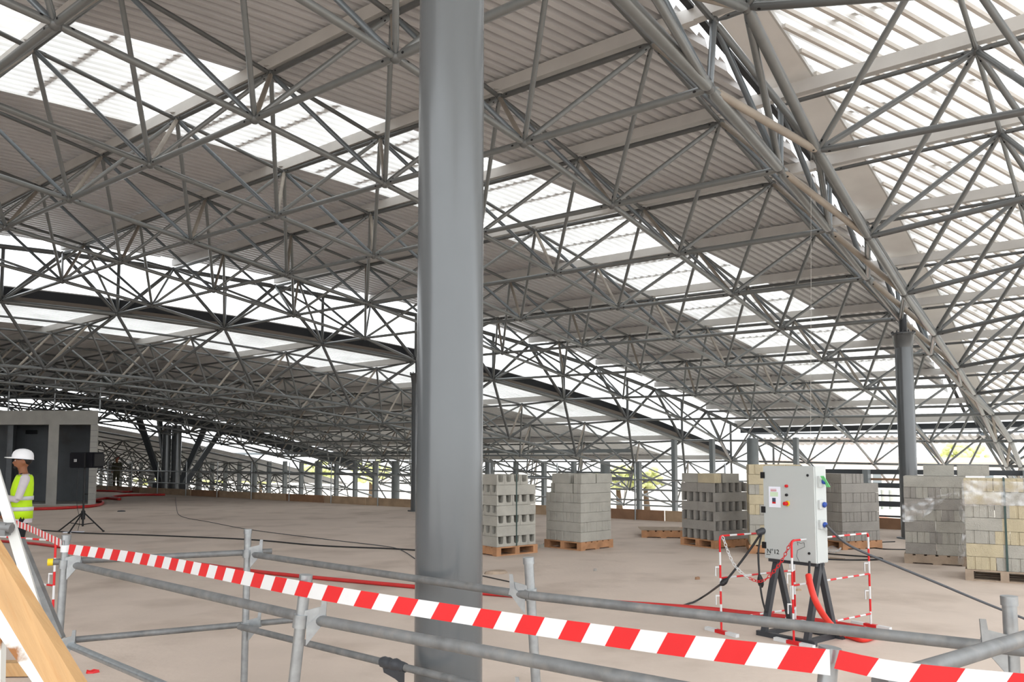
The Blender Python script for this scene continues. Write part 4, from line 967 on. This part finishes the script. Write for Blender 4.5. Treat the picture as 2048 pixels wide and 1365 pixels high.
# ------------------------------------------------------------------ people
def limb(b, pts, rs, n=12, m=0): b.tube(smooth_path(pts, 4), 1, n, m, True, [rs[0]] * 0 + list(np.interp(np.linspace(0, len(pts) - 1, (len(pts) - 1) * 4 + 1), range(len(pts)), rs)))
def fuse(b, name, mats, parent, vox, matfn, sm=6):
    me = b.mesh(name + '_raw', mats[0]); o = D.objects.new('tmp', me); C.objects.link(o)
    md = o.modifiers.new('r', 'REMESH'); md.mode = 'VOXEL'; md.voxel_size = vox
    m2 = o.modifiers.new('s', 'SMOOTH'); m2.iterations = sm; m2.factor = .5
    dg = bpy.context.evaluated_depsgraph_get(); me2 = D.meshes.new_from_object(o.evaluated_get(dg)); D.objects.remove(o)
    me2.materials.clear()
    for x in mats: me2.materials.append(x)
    for p_ in me2.polygons: p_.material_index = matfn(p_.center); p_.use_smooth = True
    return link(name, me2, parent)
def torso_rings(b, rings, n=20, m=0, cap=True, open_=None):
    vs = []; fs = []
    for (z, rx, ry, cy) in rings:
        for t in range(n):
            c, s = math.cos(2 * math.pi * t / n), math.sin(2 * math.pi * t / n)
            e = .8; vs.append((math.copysign(abs(c) ** e, c) * rx, cy + math.copysign(abs(s) ** e, s) * ry, z))
    for k in range(len(rings) - 1):
        for t in range(n): fs.append((k * n + t, k * n + (t + 1) % n, (k + 1) * n + (t + 1) % n, (k + 1) * n + t))
    b.add(vs, fs, m, True)
    if cap: b.add([vs[t] for t in range(n)][::-1], [tuple(range(n))], m); b.add(vs[-n:], [tuple(range(n))], m)
def hand(b, base, dirv, side, up, s=1.):
    d = dirv.normalized(); u = up.normalized(); r = d.cross(u).normalized()
    b.tube([base, base + d * .04 * s, base + d * .085 * s], 1, 8, 0, True, [.026 * s, .034 * s, .032 * s])
    for k, ln in enumerate((.065, .075, .07, .055)):
        o_ = base + d * .075 * s + r * (k - 1.5) * .019 * s
        b.tube([o_, o_ + d * ln * .55 * s - u * .008, o_ + d * ln * .85 * s - u * .03 * s], 1, 6, 0, True, [.0095 * s, .009 * s, .007 * s])
    o_ = base + d * .025 * s - r * .03 * s * side; b.tube([o_, o_ + d * .03 * s - r * .025 * s * side, o_ + d * .055 * s - r * .03 * s * side - u * .012], 1, 6, 0, True, [.012 * s, .011 * s, .008 * s])
def person(loc, yaw, label, H, pose, cloth):
    """local frame: faces +y, x to its right"""
    root = empty('person', loc, yaw, label, 'person'); k = H / 1.78
    V = lambda x, y, z: Vector((x * k, y * k, z * k))
    b = MB()
    torso_rings(b, [(.86 * k, .165 * k, .115 * k, 0), (.95 * k, .175 * k, .12 * k, 0), (1.08 * k, .16 * k, .11 * k, .01 * k), (1.25 * k, .185 * k, .125 * k, .01 * k), (1.38 * k, .195 * k, .115 * k, 0), (1.45 * k, .15 * k, .09 * k, -.01 * k), (1.49 * k, .07 * k, .065 * k, -.01 * k)])
    limb(b, [V(0, -.01, 1.44), V(0, .01, 1.53), V(0, .02, 1.6)], [.062 * k, .056 * k, .058 * k])
    # head
    b.ell(V(0, .025, 1.665), (.076 * k, .096 * k, .112 * k), 16, 12); b.ell(V(0, .065, 1.60), (.05 * k, .05 * k, .05 * k), 12, 8)
    b.ell(V(0, .125, 1.645), (.014 * k, .022 * k, .022 * k), 8, 6); b.ell(V(0, .11, 1.605), (.026 * k, .016 * k, .01 * k), 8, 6); b.ell(V(0, .1, 1.572), (.028 * k, .02 * k, .018 * k), 8, 6)
    for s in (-1, 1): b.ell(V(s * .078, .01, 1.655), (.012 * k, .022 * k, .034 * k), 8, 6); b.ell(V(s * .032, .112, 1.69), (.024 * k, .01 * k, .008 * k), 8, 5)
    for s in (-1, 1):
        hip, knee, ank = V(s * .09, 0, .9), V(s * .105, pose.get('knee', .03), .49), V(s * .115, -.02, .1)
        limb(b, [hip, knee, ank], [.098 * k, .064 * k, .045 * k])
        b.tube([V(s * .115, -.06, .045), V(s * .12, .05, .05), V(s * .125, .15, .035), V(s * .125, .2, .03)], 1, 10, 0, True, [.044 * k, .048 * k, .042 * k, .025 * k])
        sh, el, wr = V(s * .205, -.01, 1.40), V(*pose['elbow'][s]), V(*pose['wrist'][s])
        limb(b, [V(s * .15, -.01, 1.42), sh, el], [.06 * k, .062 * k, .047 * k]); limb(b, [el, (el + wr) / 2, wr], [.047 * k, .043 * k, .03 * k])
        hand(b, wr, wr - el, s, V(*pose.get('up', (0, 0, 1))), k)
    def mf(c):
        z = c.z / k
        if z < .09: return 3
        if z < cloth['waist'] and not (abs(c.x) > .19 * k and z > .65): return 2
        if z > 1.485 and abs(c.x) < .12 * k: return 0
        for s in (-1, 1):
            wr = V(*pose['wrist'][s]); el = V(*pose['elbow'][s]); d = (wr - el).normalized()
            if (c - wr).dot(d) > -.02 * k and (c - wr).length < .2 * k and (Vector((c.x, c.y, 0)) - Vector((wr.x, wr.y, 0))).length < .17 * k and abs(c.z - wr.z) < .16 * k: return 0
        return 1
    fuse(b, 'body', [M['skin'], M[cloth['top']], M[cloth['legs']], M[cloth['shoes']]], root, .011, mf)
    return root, V, k
mp_ = FL(38, 1160); mp_ = Vector((mp_.x, mp_.y, 0))
man, V, k = person(mp_, math.radians(124), 'man in white helmet and fluorescent yellow vest with arms folded at the left', 1.74,
    dict(elbow={-1: (-.27, .07, 1.13), 1: (.27, .07, 1.13)}, wrist={-1: (-.04, .24, 1.17), 1: (.05, .26, 1.12)}, up=(0, 1, .2)),
    dict(waist=.93, top='shirt', legs='trouser', shoes='shoe'))
b = MB(); torso_rings(b, [(.86 * k, .182 * k, .134 * k, 0), (.95 * k, .19 * k, .136 * k, 0), (1.08 * k, .178 * k, .128 * k, .01 * k), (1.25 * k, .2 * k, .142 * k, .01 * k), (1.36 * k, .206 * k, .13 * k, 0), (1.44 * k, .172 * k, .112 * k, -.01 * k), (1.475 * k, .11 * k, .092 * k, -.01 * k)], 24, 0, False)
vst = b.build('vest', M['vest'], man); md = vst.modifiers.new('t', 'SOLIDIFY'); md.thickness = .008
for z, rx, ry in ((.97, .191, .138), (1.12, .184, .134)):
    b = MB(); torso_rings(b, [(z * k, (rx + .002) * k, (ry + .002) * k, .005 * k), ((z + .055) * k, (rx + .003) * k, (ry + .003) * k, .006 * k)], 24, 0, False); bd = b.build('reflective_band', M['refl'], vst); md = bd.modifiers.new('t', 'SOLIDIFY'); md.thickness = .006; md.offset = 1
b = MB(); torso_rings(b, [(.80 * k, .178 * k, .128 * k, 0), (.87 * k, .18 * k, .13 * k, 0)], 20, 0, False); b.build('shirt_hem', M['shirt'], man)
b = MB()      # helmet: dome, brim, peak
T_ = Matrix.Translation(V(0, .02, 1.715)) @ Matrix.Rotation(.08, 4, 'X')
pr_ = [(.112, -.01), (.112, .0), (.11, .035), (.1, .075), (.078, .105), (.045, .123), (.012, .13)]
b.lathe([(r * k, z * k) for r, z in pr_], 24, 0, T_ @ Matrix.Diagonal((1., 1.22, 1., 1.))); b.lathe([(.13 * k, -.018 * k), (.13 * k, -.01 * k), (.11 * k, .0)], 24, 0, T_ @ Matrix.Translation((0, .02 * k, 0)) @ Matrix.Diagonal((.98, 1.25, 1, 1))); b.ell((0, .15 * k, -.012 * k), (.085 * k, .075 * k, .01 * k), 14, 6, 0, T_)
b.build('helmet', M['helmet'], man)
b = MB(); b.ell(V(0, -.01, 1.685), (.081 * k, .09 * k, .085 * k), 16, 10); b.ell(V(0, .035, 1.70), (.079 * k, .085 * k, .04 * k), 14, 8); b.ell(V(0, .09, 1.577), (.04 * k, .042 * k, .026 * k), 10, 6); b.build('hair', M['hair'], man)
for s in (-1, 1):
    b = MB(); b.ell(V(s * .034, .108, 1.674), (.012 * k, .008 * k, .007 * k), 8, 6); b.build('eye', M['white'], man)
b = MB(); b.tube([V(-.07, .02, 1.485), V(0, .075, 1.45), V(.07, .02, 1.485)], .018 * k, 8); b.build('collar', M['trouser'], man)
fp = FL(232, 981); fp = Vector((fp.x, fp.y, 0))
far, V, k = person(fp, math.radians(60), 'distant figure in dark camouflage and red beret beside the splayed column', 1.78,
    dict(elbow={-1: (-.27, -.02, 1.12), 1: (.27, -.02, 1.12)}, wrist={-1: (-.16, .17, 1.02), 1: (.16, .17, 1.02)}),
    dict(waist=.95, top='camo', legs='camo', shoes='black'))
b = MB(); b.ell(V(.01, .01, 1.755), (.1 * k, .115 * k, .045 * k), 14, 8); b.build('beret', M['beret'], far)
# second person almost wholly outside the frame: blue jeans and a dark sleeve
jp = FL(-62, 1200); jp = Vector((jp.x, jp.y, 0))
jn, V, k = person(jp, math.radians(-20), 'person in blue jeans and grey top cut off by the left picture edge', 1.72,
    dict(elbow={-1: (-.28, -.02, 1.12), 1: (.28, -.0, 1.12)}, wrist={-1: (-.2, .15, 1.0), 1: (.24, .17, 1.02)}),
    dict(waist=.95, top='leg', legs='denim', shoes='black'))
b = MB(); b.ell(V(0, .0, 1.72), (.084 * k, .1 * k, .08 * k), 14, 8); b.build('hair', M['hair'], jn)

# ------------------------------------------------------------------ outside
def tree(px, py, depth, r, label):
    c = AT(px, py, depth); o = empty('tree', (c.x, c.y, -3.6), 0, label, 'tree', 'trees beyond the building')
    hc = c.z + 3.6
    b = MB(); b.tube([(0, 0, 0), (.1, 0, hc * .6), (0, .1, hc)], .2, 8, 0, True, [.25, .18, .08]); b.build('trunk', M['trunk'], o)
    b = MB()
    for _ in range(70):
        v = Vector((random.gauss(0, 1), random.gauss(0, 1), random.gauss(0, 1))).normalized() * random.uniform(.3, 1) * r
        s = r * random.uniform(.12, .28); b.ell((v.x * 1.3, v.y, hc + v.z * .7), (s, s, s * .7), 6, 4)
    tag(b.build('crown', M['leaf'], o), kind='stuff')
tree(1925, 915, 90, 2.4, 'pale yellow-green tree seen over the blocks at the right')
tree(1885, 925, 92, 1.8, 'small pale tree just right of the right-hand column')
for k_, (x, y, d, r) in enumerate(((300, 955, 95, 1.6), (425, 956, 92, 1.6), (520, 950, 85, 1.8), (640, 945, 78, 1.7), (740, 944, 70, 1.5))):
    tree(x, y, d, r, f'yellow-green tree between the far facade posts, {ORD[k_]} from the splayed column')
tree(1235, 955, 42, 1.0, 'yellow-green bush seen over the ragged-topped stack'); tree(1290, 958, 42, .9, 'orange-tinged bush seen right of the ragged-topped stack')
def house(name, px0, px1, py0, depth, hgt_base, mt, label, cat):
    p0, p1 = AT(px0, py0, depth), AT(px1, py0, depth); o = empty(name, (p0.x, depth, -3.6), 0, label, cat); L = p1.x - p0.x; h = p0.z + 3.6
    b = MB(); b.box((0, 0, 0), (L, 6, h)); b.build('wall', M[mt], o); return o, L, h
ho, L, h = house('container', 1742, 1812, 1041, 34, 0, 'cont', 'orange shipping container in the yard behind the right-hand column', 'container')
for k_ in range(16):
    b = MB(); b.box((L * (k_ + .2) / 16, -.04, .1), (L * (k_ + .6) / 16, .0, h - .1)); b.build('rib', M['cont'], ho)
b = MB(); b.box((L * .55, -.06, h * .45), (L * .85, -.045, h * .6)); b.build('marking', M['white'], ho)
ho, L, h = house('far_building', 1560, 2120, 926, 75, 0, 'wallw', 'overexposed white building with red roof beyond the yard', 'building')
b = MB(); b.box((-.5, -.6, h), (L + .5, 6.5, h + .5)); b.build('roof', M['roofr'], ho)
for k_ in range(10):
    b = MB(); b.box((L * (k_ + .3) / 10, -.05, h - 2.2), (L * (k_ + .6) / 10, 0, h - 1.1)); b.build('window', M['facade'], ho)
for k_ in range(3):
    p = AT(1754 + 16 * k_, 1019, 40); b = MB(); b.lathe([(.2, 0), (.22, .5), (.2, 1.0)], 12, 0, Matrix.Translation((0, 0, 0))); o = b.build('water_barrel', M['barrel']); o.location = p; tag(o, ('leftmost', 'middle', 'rightmost')[k_] + ' pale barrel in the yard left of the right-hand column', 'barrel', 'barrels in the yard')
pp = AT(1754, 1019, 40); b = MB(); b.box((-.5, -.4, 0), (1.4, .6, pp.z + 3.6)); o = b.build('yard_shed', M['wallw']); o.location = (pp.x, 40, -3.6); tag(o, 'low white shed in the yard carrying the pale barrels', 'shed')
